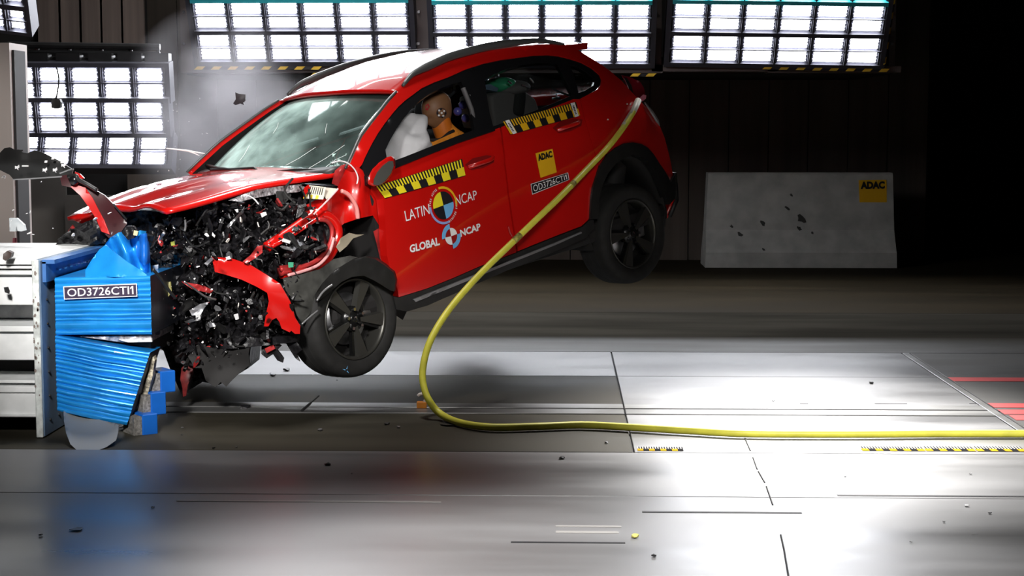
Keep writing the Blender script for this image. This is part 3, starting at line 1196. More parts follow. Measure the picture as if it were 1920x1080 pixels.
# code label
q = ((118.5, 537), (256.5, 531.5), (257.5, 556), (120, 561.5))
pl = lambda Y: (lambda u, v: at(*quad_px(q, u, v), Y))
bm = print_bm([(*rect(0, 0, 1, 1), 0)], pl(8.392)); lb = obj('code_label', bm, WHP, db)
bm = print_bm([(*rect(.012, .07, .988, .93), 0)], pl(8.390)); obj('label_field', bm, NAVY, lb)
bm = print_bm([(*code_in(.05, .2, .95, .82, .01), 0)], pl(8.387)); obj('label_lettering', bm, WHP, lb)
# a strip of backing sheet down the back


# ================================================================== CAR
car = thing('car', 'red hatchback with crushed front and raised tail leaving the barrier', 'car', (0, 0, 0))
car.matrix_world = CAR_M
dC = lambda px, py, y: (CAR_M @ cy(px, py, y)).y

A_OUT = [(652, 316), (664, 290), (680, 255), (698, 231), (717, 207), (731, 189), (747, 172)]
RAIL = [(760, 160), (773, 150), (790, 140), (807, 132), (840, 117), (873, 107), (907, 98), (940, 92), (973, 88), (1015, 85), (1057, 83)]
REAR = [(1075, 89), (1092, 99), (1115, 113), (1140, 130), (1166, 152), (1182, 170), (1200, 189), (1220, 210), (1237, 236), (1246, 258), (1252, 280), (1258, 305), (1261, 325)]
ARCH = [(1255, 342), (1250, 331), (1242, 318), (1234, 307), (1222, 288), (1212, 277), (1200, 270), (1184, 267), (1168, 269), (1152, 277), (1136, 290), (1123, 310)]
RDOOR_R = [(1115, 285), (1106, 255), (1096, 222), (1088, 185)]
DLO = [(1088, 185), (1104, 177), (1118, 169), (1126, 160), (1128, 150), (1124, 140), (1110, 128), (1090, 117), (1068, 110), (1048, 105), (1027, 103), (1000, 104), (977, 107), (940, 112),
       (907, 119), (873, 130), (840, 145), (815, 154), (791, 165), (775, 177), (760, 188), (747, 200), (735, 214), (721, 232), (708, 251), (696, 272), (685, 294), (679, 308)]
body_px = A_OUT + RAIL + REAR + ARCH + RDOOR_R + DLO + [(668, 322)]
F_OPEN = [(724, 281), (733, 262), (745, 241), (758, 222), (772, 205), (788, 189), (806, 176), (826, 166), (848, 158), (866, 153), (874, 172), (882, 200), (888, 226), (891, 243),
          (858, 255), (828, 267), (798, 279), (760, 294), (728, 306)]
R_OPEN = [(910, 150), (930, 138), (952, 129), (978, 122), (1005, 118), (1030, 117), (1046, 119), (1058, 142), (1068, 162), (1075, 178), (1040, 193), (1000, 209), (960, 224), (926, 237), (919, 210), (914, 178)]
Q_OPEN = [(1070, 121), (1086, 126), (1104, 137), (1117, 149), (1114, 160), (1098, 170), (1086, 174), (1080, 150)]
frame_px = DLO[::-1] + []
frame_px = [(690, 346), (684, 330)] + DLO[::-1] + [(1075, 188), (1000, 217), (938, 240), (925, 245), (858, 269), (800, 292), (743, 315), (706, 342)]
FDOOR = [(706, 344), (743, 314), (800, 291), (858, 268), (925, 244), (937, 239), (941, 270), (945, 310), (951, 360), (957, 400), (963, 440), (968, 473), (930, 488), (900, 499), (850, 521), (800, 541),
         (748, 557), (745, 541), (739, 520), (731, 503), (726, 480), (724, 450), (723, 420), (721, 395), (718, 373), (708, 356)]
RDOOR = [(940, 238), (1000, 215), (1040, 200), (1075, 186), (1087, 186), (1095, 222), (1105, 255), (1114, 285), (1122, 311), (1116, 330), (1109, 352), (1106, 373), (1105, 392), (1104, 411), (1090, 424),
         (1040, 443), (1000, 459), (971, 471), (966, 440), (960, 400), (954, 360), (948, 310), (944, 270)]
SILL = [(737, 556), (748, 558), (800, 542), (850, 522), (900, 500), (970, 473), (1040, 445), (1090, 426), (1104, 413), (1112, 412), (1113, 428), (1097, 446), (1060, 463), (1000, 488), (950, 507), (900, 529),
        (850, 551), (800, 573), (762, 584), (742, 580)]
CLAD = ARCH[::-1][0:0] + [(1104, 411), (1105, 392), (1106, 373), (1109, 352), (1116, 330), (1122, 311)] + ARCH[::-1] + [(1262, 328), (1266, 345), (1263, 372), (1252, 384),
       (1246, 368), (1238, 345), (1228, 324), (1214, 304), (1200, 294), (1184, 291), (1168, 296), (1152, 307), (1138, 324), (1128, 345), (1121, 372), (1119, 410)]

PM = [RED, DARK]
for mir in (False, True):
    flank_panel('body_side', body_px, car, PM, thick=.035, mirror=mir)
    flank_panel('window_frame', frame_px, car, [BLKG, DARK], holes=(F_OPEN, R_OPEN, Q_OPEN), off=-.006, thick=.03, mirror=mir)
    fd = flank_panel('front_door', FDOOR, car, PM, thick=.06, mirror=mir)
    rd = flank_panel('rear_door', RDOOR, car, PM, thick=.06, mirror=mir)
    flank_panel('sill_cladding', SILL, car, [BLK, DARK], off=.006, thick=.05, mirror=mir)
    flank_panel('arch_cladding', CLAD, car, [BLK, DARK], off=.014, thick=.05, mirror=mir)
    flank_panel('rear_side_window', [p for p in R_OPEN], car, GLASS, off=-.014, thick=.004, mirror=mir)
    flank_panel('quarter_window', Q_OPEN, car, GLASS, off=-.014, thick=.004, mirror=mir)
    flank_panel('sill_strip', [(772, 561.5), (850, 530), (950, 490), (1040, 454), (1086, 434.5), (1088, 437), (1040, 458.5), (950, 495), (850, 536), (776, 566)], car, SILV, off=.017, thick=.012, mirror=mir)
    flank_panel('belt_molding', [(728, 307), (798, 280), (858, 256), (893, 243), (925, 236), (926, 245), (858, 268), (800, 291), (743, 314), (718, 324)], car, BLKG, off=.012, thick=.02, mirror=mir)
    if mir:
        flank_panel('front_window', F_OPEN, car, GLASS, off=-.014, thick=.004, mirror=mir)
    # bright moulding beside the windscreen
    s = -1 if mir else 1
    bm = bmesh.new()
    P = [cs(*q) for q in A_OUT]
    tube(bm, smooth_path([(p.x + .012, (p.y - .006) * s, p.z + .004) for p in P], 3), .008, 6)
    obj('windscreen_molding', bm, RAILM, car, True)
# rear side glass is darkened
# door handles
for (px, py), nm in (((902, 305), 'door_handle'), ((1066, 236), 'door_handle')):
    p = cs(px, py)
    bm = bmesh.new()
    tube(bm, smooth_path([(p.x + .11, yside(p.x + .11, p.z - .01) - .005, p.z - .01), (p.x + .06, p.y + .03, p.z), (p.x - .05, p.y + .032, p.z + .008), (p.x - .11, yside(p.x - .11, p.z + .01) - .005, p.z + .012)], 5), .014, 8)
    obj(nm, bm, RED, car, True)
    bm = bmesh.new()
    q = [cs(px + a, py + b, .003) for a, b in ((-30, 4), (-16, -8), (10, -14), (26, -12), (24, 0), (4, 10), (-18, 14))]
    bm.faces.new([bm.verts.new(v) for v in q])
    obj('handle_recess', bm, mat('shaded_red_recess', (.22, .003, .003), .5), car)  # flat patch, the shade of the recess painted as darker red

# roof
edge = [cs(*q) for q in [A_OUT[-1]] + RAIL]
wtx = None


def loft(le, crown, fore, n=16, ends=None):
    rows = []
    for k, p in enumerate(le):
        c = crown(k / (len(le) - 1)); f = fore(k / (len(le) - 1))
        rows.append([(p.x + f * (1 - (2 * j / n - 1) ** 2), -p.y + 2 * p.y * j / n, p.z + c * (1 - abs(2 * j / n - 1) ** 2.4)) for j in range(n + 1)])
    return rows


bm = grid_surf(loft(smooth_path(edge, 3), lambda t: .035 + .025 * math.sin(PI * min(1, t * 1.2)), lambda t: .10 * (1 - t)), .02)
bmesh.ops.recalc_face_normals(bm, faces=bm.faces[:])
obj('roof', bm, RED, car)
for s in (1, -1):
    pts = [(cs(*q)) for q in [(755, 161)] + RAIL[1:]]
    pts = smooth_path([(p.x, p.y * s, p.z + (.030 if 0 < k < len(pts) - 1 else .0)) for k, p in enumerate(pts)], 3)
    bm = bmesh.new()
    n_ = len(pts)
    tube(bm, pts, [.010 + .016 * min(1, 4 * min(k, n_ - 1 - k) / n_) for k in range(n_)], 10)
    obj('roof_rail', bm, RAILM, car, True)

# windscreen
wbl, wtl = Vector((2.19, .685, 1.15)), Vector((1.565, .535, 1.495))
wbl = cy(646, 318, .685); wtl = cy(748, 175, .535)


def wpt(s, t, off=0.0):
    """s -1..1 right to left, t 0 base .. 1 top"""
    y = s * (wbl.y + (wtl.y - wbl.y) * t)
    x = wbl.x + (wtl.x - wbl.x) * t + (.17 - .06 * t) * (1 - s * s)
    z = wbl.z + (wtl.z - wbl.z) * t + .03 * math.sin(PI * t) + .03 * t * (1 - abs(s) ** 2.4)
    return Vector((x + off * .5, y, z + off))


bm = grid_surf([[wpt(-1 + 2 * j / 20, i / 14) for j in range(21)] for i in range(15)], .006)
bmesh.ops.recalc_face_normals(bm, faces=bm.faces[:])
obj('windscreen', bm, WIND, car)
bm = grid_surf([[wpt(-1 + 2 * j / 20, .93 + i * .035, -.008) for j in range(21)] for i in range(3)], .01)
obj('screen_header', bm, DARK, car)


def wproj(px, py, off=.006):
    o, d = cray(px, py)
    best = None
    s, t = 0.0, .5
    for _ in range(25):
        p = wpt(s, t, off)
        e = 1e-3
        ds = (wpt(s + e, t, off) - p) / e
        dt = (wpt(s, t + e, off) - p) / e
        M = Matrix((ds, dt, -d)).transposed()
        try:
            r = M.inverted() @ (o - p)
        except ValueError:
            break
        s += max(-.4, min(.4, r.x)); t += max(-.4, min(.4, r.y))
    return wpt(s, t, off)


bm = bmesh.new()
q = [wproj(*p, -.012) for p in ((549, 218), (558, 204), (570, 199), (604, 199), (598, 214), (580, 218))]
bm.faces.new([bm.verts.new(v) for v in q])
r = bmesh.ops.extrude_face_region(bm, geom=bm.faces[:])
bmesh.ops.translate(bm, verts=[v for v in r['geom'] if isinstance(v, bmesh.types.BMVert)], vec=(-.05, 0, -.03))
obj('mirror_base', bm, BKP, car)
CRK = mat('crack_white', (.8, .85, .85), .4)
bm = bmesh.new()
for pl_ in (((575, 318), (612, 296), (646, 272)), ((448, 303), (458, 290), (468, 272)), ((512, 250), (520, 238), (522, 230)), ((610, 250), (611, 240), (613, 232)), ((604, 318), (628, 300), (650, 290)), ((536, 310), (560, 297), (592, 276))):
    tube(bm, [wproj(*p) for p in pl_], .0012, 4)
tag(obj('screen_crack', bm, CRK, car), kind='stuff')
# shattered edge near the left base
bm = bmesh.new()
for k in range(60):
    p = wproj(random.gauss(632, 10), random.gauss(312, 9), .012)
    rr = random.uniform(.004, .016)
    a0 = random.uniform(0, 6)
    vs = [bm.verts.new(p + Vector((random.uniform(-1, 1), math.cos(a0 + a), math.sin(a0 + a))) * rr) for a in (0, 2.1, 4.2)]
    bm.faces.new(vs)
tag(obj('glass_crumb', bm, mat('crushed_glass', (.45, .62, .58), .2), car), kind='stuff')
# wipers
for pts in (((384, 309), (410, 315), (440, 319), (476, 322)), ((395, 318), (440, 317), (476, 315), (482, 320)), ((520, 322), (560, 318), (610, 321), (640, 326))):
    bm = bmesh.new()
    tube(bm, [wproj(*p, .03) for p in pts], .009, 6)
    obj('wiper', bm, BLK, car, True)
# cowl
bm = grid_surf([[wpt(-1 + 2 * j / 20, 0, .004) + Vector((dx, 0, dz)) for j in range(21)] for dx, dz in ((.0, .004), (.05, -.005), (.12, -.03))], .02)
obj('cowl', bm, BLK, car)

# hood, torn off its catch and pushed up
ne = [cy(x, y, yy) for x, y, yy in ((646, 329, .70), (612, 336, .70), (570, 342, .69), (525, 349, .68), (478, 357, .67), (430, 370, .65), (388, 381, .63), (350, 390, .61), (312, 398, .58))]
fe = [cy(x, y, yy) for x, y, yy in ((386, 326, -.70), (366, 332, -.70), (338, 339, -.69), (311, 346, -.68), (270, 357, -.67), (233, 369, -.65), (200, 382, -.63), (160, 398, -.61), (128, 414, -.58))]
rows = []
for a, b in zip(smooth_path(ne, 2), smooth_path(fe, 2)):
    k = len(rows) / 16
    rows.append([b.lerp(a, j / 16) + Vector((-.10 * (k - .4) * math.sin(PI * j / 16) + .0, 0, (.022 + .02 * (1 - k)) * math.sin(PI * j / 16) + .012 * math.sin(j * .9 + k * 3) * k)) for j in range(17)])
bm = grid_surf(rows, .022)
bmesh.ops.recalc_face_normals(bm, faces=bm.faces[:])
obj('hood', bm, PM[:1], car)

# rear end
rp = [cs(*q) for q in RAIL[-1:] + REAR]
rp.append(cw(1264, 350, (CAR_M @ rp[-1]).y)); rp.append(rp[-1] + Vector((.01, 0, -.10))); rp.append(rp[-1] + Vector((.10, 0, -.10)))
tgp = lambda p, s, o=0.0: (p.x - .13 * (1 - s * s) - o, p.y * s, p.z)
fr_ = lambda a, b, n: [a + (b - a) * j / n for j in range(n + 1)]
for nm, rows_, ss in (('tailgate', rp[6:], fr_(-1, 1, 16)), ('tailgate_header', rp[:2], fr_(-1, 1, 16)), ('tailgate_pillar', rp[1:7], fr_(-1, -.82, 2)), ('tailgate_pillar', rp[1:7], fr_(.82, 1, 2))):
    bm = grid_surf([[tgp(p, s) for s in ss] for p in rows_], .03)
    bmesh.ops.recalc_face_normals(bm, faces=bm.faces[:])
    obj(nm, bm, RED, car)
bm = grid_surf([[tgp(p, s, -.004) for s in fr_(-.82, .82, 12)] for p in rp[1:7]], .005)
bmesh.ops.recalc_face_normals(bm, faces=bm.faces[:])
obj('rear_window', bm, GLASS, car)
bm = grid_surf([[(p.x - .13 * (1 - s * s) + .05, p.y * s * .97, p.z) for s in fr_(-1, 1, 16)] for p in rp[7:-1]], .01)
obj('tailgate_lining', bm, DARK, car)
for sg in (-1, 1):
    bm = grid_surf([[(p.x - .13 * (1 - s * s) + .045, p.y * s * .98, p.z - .01) for s in fr_(.80 * sg, .99 * sg, 2)] for p in rp[1:8]], .01)
    obj('pillar_lining', bm, DARK, car)
bm = grid_surf([[(p.x - .13 * (1 - s * s) - .03, (p.y + .01) * s, p.z) for s in [(-1 + j / 8) for j in range(17)]] for p in rp[-4:]], .03)
obj('rear_bumper', bm, BLK, car)
sp_ = [cy(x, y, .50) for x, y in ((1058, 84), (1075, 83), (1103, 80), (1101, 92), (1085, 94), (1066, 88))]
bm = bmesh.new()
ra = []
for s in [1 - j / 6 for j in range(13)]:
    ra.append([bm.verts.new((p.x - .05 * (1 - s * s), .50 * s, p.z + .02 * (1 - s * s))) for p in sp_])
for a, b in zip(ra, ra[1:]):
    for k in range(6): bm.faces.new((a[k], a[(k + 1) % 6], b[(k + 1) % 6], b[k]))
bm.faces.new(ra[0]); bm.faces.new(ra[-1][::-1])
bmesh.ops.recalc_face_normals(bm, faces=bm.faces[:])
obj('roof_spoiler', bm, RED, car)
for nm, px, m, dy in (('tail_lamp', [(1166, 141), (1180, 144), (1200, 153), (1207, 164), (1210, 178), (1203, 188), (1190, 180), (1178, 165)], LENS, 0),
                      ('lamp_shard', [(1200, 190), (1199, 184), (1206, 177), (1212, 179), (1211, 185), (1205, 190)], mat('pink_lens', (.75, .25, .35), .2), -.02),
                      ('torn_lamp_seal', [(1170, 146), (1176, 147), (1184, 160), (1188, 176), (1190, 186), (1185, 186), (1181, 172), (1176, 158)], BLK, -.03)):
    p0 = cs(px[0][0], px[0][1])
    yy = (CAR_M @ p0).y
    obj(nm, sheet(None, px, lambda x, y: yy + .002 * (x - 1166) + dy, m, None, .05, .01, 20, 7), m, car)
bm = bmesh.new()
tube(bm, [cs(1209, 192, .01), cs(1222, 210, .012), cs(1232, 226, .012), cs(1237, 236, .01)], [.004, .012, .012, .003], 6)
obj('reflector_strip', bm, SILV, car)
bm = bmesh.new()
for px, py in ((1182, 196), (1176, 195), (1184, 207), (1140, 224)):
    p = cs(px, py, .004); bmesh.ops.create_icosphere(bm, subdivisions=1, radius=.006, matrix=Matrix.Translation(p))
obj('chip', bm, WHP, car)
for pa, pb in (((930, 426), (934, 433)),):
    pass
bm = bmesh.new(); tube(bm, [cs(953, 425, .006), cs(956, 436, .008), cs(960, 443, .006)], .006, 6); obj('paint_scratch', bm, REDIN, car)

# floor pan, inner walls
bm = bmesh.new(); box(bm, (-.45, -.80, .30), (2.55, .80, .42)); bevel(bm, .04, 2); obj('floor_pan', bm, DARK, car)
bm = bmesh.new(); box(bm, (2.05, -.78, .42), (2.12, .78, 1.10)); obj('firewall', bm, DARK, car)
bm = grid_surf([[(x, y, z) for y in (-.74, -.4, 0, .4, .74)] for x, z in ((2.16, 1.10), (2.0, 1.12), (1.78, 1.10), (1.70, 1.0), (1.74, .7))], .03)
obj('dashboard', bm, DARK, car)
bm = grid_surf([[(p.x - .0, p.y * s * .93, p.z - .035 + .03 * (1 - s * s)) for s in (-1, -.5, 0, .5, 1)] for p in edge], .01)
obj('headliner', bm, DARK, car)
hub = {'r': Vector((-.02, .84, .292)), 'f': Vector((2.424, .857, .321))}

# ------------------------------------------------------------------ wheels
def wheel(loc, rot, phase):
    prof = [(.226, -.02), (.236, -.006), (.25, .004), (.285, .012), (.312, .006), (.326, -.012), (.333, -.035), (.335, -.07), (.335, -.15), (.333, -.185), (.326, -.205), (.31, -.222), (.28, -.228), (.25, -.222), (.228, -.20)]
    bm = bmesh.new()
    lathe(bm, prof, 56)
    bmesh.ops.recalc_face_normals(bm, faces=bm.faces[:])
    t = obj('wheel', bm, RUB, car, True)
    t.location = loc; t.rotation_euler = rot
    bm = bmesh.new()
    for k in range(3): lathe(bm, [(.3352, -.06 - k * .05), (.3362, -.063 - k * .05), (.3362, -.067 - k * .05), (.3352, -.07 - k * .05)], 56)
    obj('tread_rib', bm, RUB, t)
    bm = bmesh.new()
    lathe(bm, [(.222, -.21), (.215, -.10), (.212, -.02), (.220, -.004), (.230, .002), (.233, -.004), (.230, -.02), (.226, -.21)], 56)
    bmesh.ops.recalc_face_normals(bm, faces=bm.faces[:])
    obj('rim', bm, RIM, t, True)
    bm = bmesh.new(); lathe(bm, [(.001, -.12), (.20, -.12), (.213, -.11)], 40); obj('rim_back', bm, DARK, t)
    bm = bmesh.new(); lathe(bm, [(.06, -.085), (.148, -.085), (.15, -.095), (.15, -.105), (.06, -.105)], 40); bmesh.ops.recalc_face_normals(bm, faces=bm.faces[:]); obj('brake_disc', bm, STEEL, t, True)
    for k in range(5):
        a = phase + k * 2 * PI / 5
        R = Matrix.Rotation(-a, 4, 'Y')
        # wedge spoke, grey face
        bm = bmesh.new()
        f = [(.045, -.012, -.010), (.217, -.006, -.045), (.217, -.006, .030), (.050, -.012, .012)]
        b_ = [(.04, -.05, -.018), (.215, -.035, -.052), (.215, -.035, .036), (.045, -.05, .018)]
        fv = [bm.verts.new(R @ Vector(p)) for p in f]; bv = [bm.verts.new(R @ Vector(p)) for p in b_]
        bm.faces.new(fv); bm.faces.new(bv[::-1])
        for i in range(4): bm.faces.new((fv[(i + 1) % 4], fv[i], bv[i], bv[(i + 1) % 4]))
        bmesh.ops.recalc_face_normals(bm, faces=bm.faces[:])
        obj('spoke', bm, RIM, t)
        bm = bmesh.new()
        f = [(.05, -.022, .012), (.214, -.030, .030), (.214, -.030, .050), (.05, -.024, .022)]
        fv = [bm.verts.new(R @ Vector(p)) for p in f]; bv = [bm.verts.new(R @ (Vector(p) + Vector((0, -.03, 0)))) for p in f]
        bm.faces.new(fv); bm.faces.new(bv[::-1])
        for i in range(4): bm.faces.new((fv[(i + 1) % 4], fv[i], bv[i], bv[(i + 1) % 4]))
        bmesh.ops.recalc_face_normals(bm, faces=bm.faces[:])
        obj('spoke_web', bm, RIMB, t)
        a2 = a + PI / 5
        c = Vector((.057 * math.cos(a2), -.006, .057 * math.sin(a2)))
        bm = bmesh.new(); bmesh.ops.create_cone(bm, cap_ends=True, segments=6, radius1=.010, radius2=.008, depth=.02, matrix=Matrix.Translation(c) @ Matrix.Rotation(PI / 2, 4, 'X'))
        obj('lug_bolt', bm, CHROME, t)
    bm = bmesh.new(); lathe(bm, [(.0005, -.004), (.024, -.004), (.030, -.008), (.034, -.014), (.072, -.018), (.075, -.05)], 24); obj('hub', bm, RIMB, t, True)
    bm = bmesh.new(); lathe(bm, [(.009, -.0015), (.012, -.0010), (.013, -.003)], 16); bmesh.ops.scale(bm, verts=bm.verts[:], vec=(.7, 1, 1.2)); obj('hub_emblem', bm, CHROME, t)
    bm = bmesh.new(); box(bm, (-.17, -.11, -.05), (-.10, -.05, .07)); bevel(bm, .012, 2); obj('brake_caliper', bm, STEEL, t, True)
    return t


wf = wheel(hub['f'], (0, 0, math.radians(3.6)), math.radians(-92))
wr = wheel(hub['r'], (0, 0, 0), math.radians(5))
M_ = Matrix.Rotation(PI, 4, 'Z')
wheel(Vector((hub['f'].x, -hub['f'].y, hub['f'].z)), (0, 0, PI), 1.0)
wheel(Vector((hub['r'].x, -hub['r'].y, hub['r'].z)), (0, 0, PI), 1.7)
bm = bmesh.new(); tube(bm, [(hub['f'].x, -.72, .31), (hub['f'].x, .72, .31)], .035, 8); obj('front_axle', bm, DARK, car)
bm = bmesh.new(); tube(bm, [(hub['r'].x, -.72, .29), (hub['r'].x, .72, .29)], .045, 8); obj('rear_axle', bm, DARK, car)
# blue paint mark on the front tyre
o_, d_ = cray(648, 694)
p = cy(648, 694, .872)
bm = bmesh.new()
for a in (.5, 2.2, 4.1):
    bm.faces.new([bm.verts.new(p + Vector((math.cos(a + b) * r_, .006, math.sin(a + b) * r_))) for b, r_ in ((0, .028), (.5, .008), (-.5, .008))])
obj('paint_mark', bm, BLUP, car)
# inner wheel house of the rear wheel
bm = bmesh.new()
rr_ = []
for k in range(15):
    a = math.radians(-20 + k * 220 / 14)
    rr_.append([(hub['r'].x + .40 * math.cos(a), y, hub['r'].z + .11 + .42 * math.sin(a)) for y in (.36, .60, .80)])
bm = grid_surf(rr_, .01)
bm2 = bm
vs_ = [bm.verts.new((hub['r'].x + .41 * math.cos(a), .36, hub['r'].z + .11 + .43 * math.sin(a))) for a in [math.radians(-20 + k * 220 / 14) for k in range(15)]]
bm.faces.new(vs_)
obj('wheel_house', bm, DARK, car)

# ------------------------------------------------------------------ mirror
mp_ = [(688, 346), (690, 330), (697, 316), (710, 304), (724, 294), (733, 291), (739, 297), (740, 312), (736, 324), (727, 338), (715, 347), (700, 351)]
dm = lambda x, y: dC(x, y, .98)
bm = sheet(None, mp_, lambda x, y: dm(x, y) + .0, RED, None, .10, 0, 1, 6)
for v in bm.verts:
    pass
bmesh.ops.smooth_vert(bm, verts=bm.verts[:], factor=.5, use_axis_x=True, use_axis_y=True, use_axis_z=True)
mr_ = obj('mirror_housing', bm, RED, car, True)
mg = [(700, 345), (701, 336), (707, 323), (717, 311), (729, 302), (737, 302), (738, 312), (733, 325), (723, 338), (711, 347)]
bm = sheet(None, mg, lambda x, y: dm(x, y) - .022, GRY, None, .02, 0, 1, 7)
obj('mirror_glass', bm, mat('grey_mirror_face', (.075, .075, .068), .35), mr_)
bm = bmesh.new(); tube(bm, [cs(694, 338, -.02), cy(702, 340, .96)], .03, 8); obj('mirror_arm', bm, BLK, mr_)

# ------------------------------------------------------------------ prints on the flank
OFF = .009
fl = lambda q, off=OFF: (lambda u, v: cs(*quad_px(q, u, v), off))


def decal(name, shapes, place, mats, label=None):
    bm = print_bm(shapes, place)
    bmesh.ops.recalc_face_normals(bm, faces=bm.faces[:])
    o = obj(name, bm, mats, car)
    if label: o['label'] = label
    return o


def ruler_decal(name, q, n, teeth, ends, mats, base=OFF):
    S = ruler_shapes(n, teeth)
    decal(name, S[:1], fl(q, base), mats[:1])
    o = decal('scale_marks', [(V, F, mi - 1) for V, F, mi in S[1:]], fl(q, base + .002), mats[1:])
    if ends:
        E_ = [(*rect(.03, .0, .085, 1), 0), (*rect(.925, .0, .98, 1), 0)]
        decal('scale_end_tag', E_, fl(q, base + .004), [WHP])
        T_ = []
        for u in (.045, .94):
            for k in range(6): T_.append((*rect(u, .18 + k * .11, u + .022, .25 + k * .11), 0))
        decal('end_tag_print', T_, fl(q, base + .005), [BKP])
    return o


R1 = ((705, 349), (866.5, 298), (873, 329.5), (722, 372))
ruler_decal('checker_scale', R1, 11, 30, False, [BKP, YELL, YELL])
R2 = ((943, 227.5), (1080, 191), (1088, 217), (958, 252.5))
ruler_decal('checker_scale', R2, 11, 29, True, [BKP, AMB, AMB])
decal('lettering', [(*txt_in('LATIN', 0, 0, 1, 1), 0)], fl(((758, 396), (804, 382), (806, 401), (761.5, 415))), [WHP])
decal('lettering', [(*txt_in('NCAP', 0, 0, 1, 1), 0)], fl(((852, 367), (893, 356.5), (895, 373), (854.5, 386.5))), [WHP])
decal('lettering', [(*txt_in('GLOBAL', 0, 0, 1, 1, .035), 0)], fl(((767.5, 460), (823, 444), (825, 459.5), (769, 474.5))), [WHP])
decal('lettering', [(*txt_in('NCAP', 0, 0, 1, 1, .035), 0)], fl(((862, 431), (900, 418), (902, 431), (864, 444.5))), [WHP])


def roundel(cpx, kind):
    c = cs(*cpx)
    def pl(off):
        # the flank seen from outside: forward (x) is to the left
        return lambda u, v: Vector((c.x - u, yside(c.x - u, c.z + v) + off, c.z + v))
    tlt = math.radians(4)
    if kind == 'latin':
        r = .082
        S = [(*sector(0, 0, 0, r, tlt + k * PI / 2, tlt + (k + 1) * PI / 2, 10), m) for k, m in ((0, 0), (1, 1), (2, 0), (3, 2))]
        decal('target_disc', S, pl(OFF), [BKP, YELL, BLUP])
        S = [(*sector(0, 0, .098, .112, math.radians(-12), math.radians(98), 16), 0), (*sector(0, 0, .098, .112, math.radians(175), math.radians(285), 16), 1)]
        decal('target_ring', S, pl(OFF), [AMB, PURP])
        for s, a0, a1 in (('PARA AUTOS', 172, 106), ('MAS SEGUROS', -4, -78)):
            S = []
            n = len(s)
            for i, ch in enumerate(s):
                if ch == ' ': continue
                a = math.radians(a0 + (a1 - a0) * (i + .5) / n)
                V, F = text_shape(ch, .02)
                w, h = (.0075 if ch != 'I' else .003), .014
                W2 = []
                for x, y in V:
                    rx, ry = (x - .5) * w, y * h
                    rad = .098 + ry
                    # letter upright along the radius, reading clockwise
                    W2.append((rad * math.cos(a) + rx * math.sin(a), rad * math.sin(a) - rx * math.cos(a)))
                S.append((W2, F, 0))
            decal('ring_lettering', S, pl(OFF), [WHP])
    else:
        r = .050
        S = [(*sector(0, 0, 0, r, tlt + k * PI / 2, tlt + (k + 1) * PI / 2, 10), m) for k, m in ((0, 0), (1, 1), (2, 0), (3, 1))]
        decal('target_disc', S, pl(OFF), [WHP, mat('deep_red_print', (.30, .006, .006), .4)])
        S = [(*sector(0, 0, .047, .076, math.radians(92), math.radians(182), 14), 0), (*sector(0, 0, .047, .076, math.radians(-88), math.radians(2), 14), 0),
             (*sector(0, 0, 0, .05, math.radians(176), math.radians(184), 2), 1)]
        decal('target_ring', S, pl(OFF + .002), [BLUP, WHP])


roundel((829.5, 385), 'latin')
roundel((844, 443), 'global')
Q = ((1004, 287.5), (1036, 279), (1044, 323), (1013.5, 333.5))
decal('yellow_sticker', [(*rect(0, 0, 1, 1, 3), 0)], fl(Q), [AMB])
decal('sticker_lettering', [(*txt_in('ADAC', .08, .66, .93, .94, .06), 0)], fl(Q, OFF + .002), [BKP])
Q = ((995, 345), (1065, 323.5), (1067.5, 337), (998, 365))
decal('code_plate', [(*rect(0, 0, 1, 1, 3), 0)], fl(Q), [WHP])
decal('code_field', [(*rect(.015, .06, .985, .94, 3), 0)], fl(Q, OFF + .002), [BKP])
decal('code_lettering', [(*code_in(.05, .18, .95, .82), 0)], fl(Q, OFF + .004), [WHP])

# ------------------------------------------------------------------ inside the car
def soft_box(name, a, b, m, parent, bev=.06, M=None):
    bm = bmesh.new(); box(bm, a, b, M=M); bevel(bm, bev, 3)
    return obj(name, bm, m, parent, True)


hd = cy(821, 206, .36)          # middle of the dummy's head
sx, sz = hd.x - .32, .50
for y in (.37, -.37):
    soft_box('front_seat_cushion', (sx - .05, y - .25, .42), (sx + .50, y + .25, .60), SEAT, car)
    M = Matrix.Translation((sx - .02, y, .55)) @ Matrix.Rotation(math.radians(-20), 4, 'Y')
    soft_box('front_seat_back', (-.07, -.25, 0), (.07, .25, .62), SEAT, car, M=M)
    soft_box('head_rest', (-.05, -.14, .68), (.05, .14, .86), SEAT, car, .04, M=M)
soft_box('rear_bench', (-.22, -.62, .42), (.30, .62, .62), SEAT, car)
M = Matrix.Translation((-.18, 0, .55)) @ Matrix.Rotation(math.radians(-22), 4, 'Y')
soft_box('rear_backrest', (-.07, -.62, 0), (.07, .62, .52), SEAT, car, M=M)
# steering wheel
bm = bmesh.new()
cst = Vector((hd.x + .40, .37, hd.z - .30))
Rw = Matrix.Translation(cst) @ Matrix.Rotation(math.radians(-62), 4, 'Y')
tube(bm, [Rw @ Vector((.18 * math.cos(a), .18 * math.sin(a), 0)) for a in [2 * PI * k / 24 for k in range(25)]], .016, 8)
for a in (0, 2.2, 4.1): tube(bm, [Rw @ Vector((0, 0, -.02)), Rw @ Vector((.17 * math.cos(a), .17 * math.sin(a), 0))], .014, 6)
tube(bm, [Rw @ Vector((0, 0, -.30)), Rw @ Vector((0, 0, 0))], .035, 8)
obj('steering_wheel', bm, DARK, car, True)
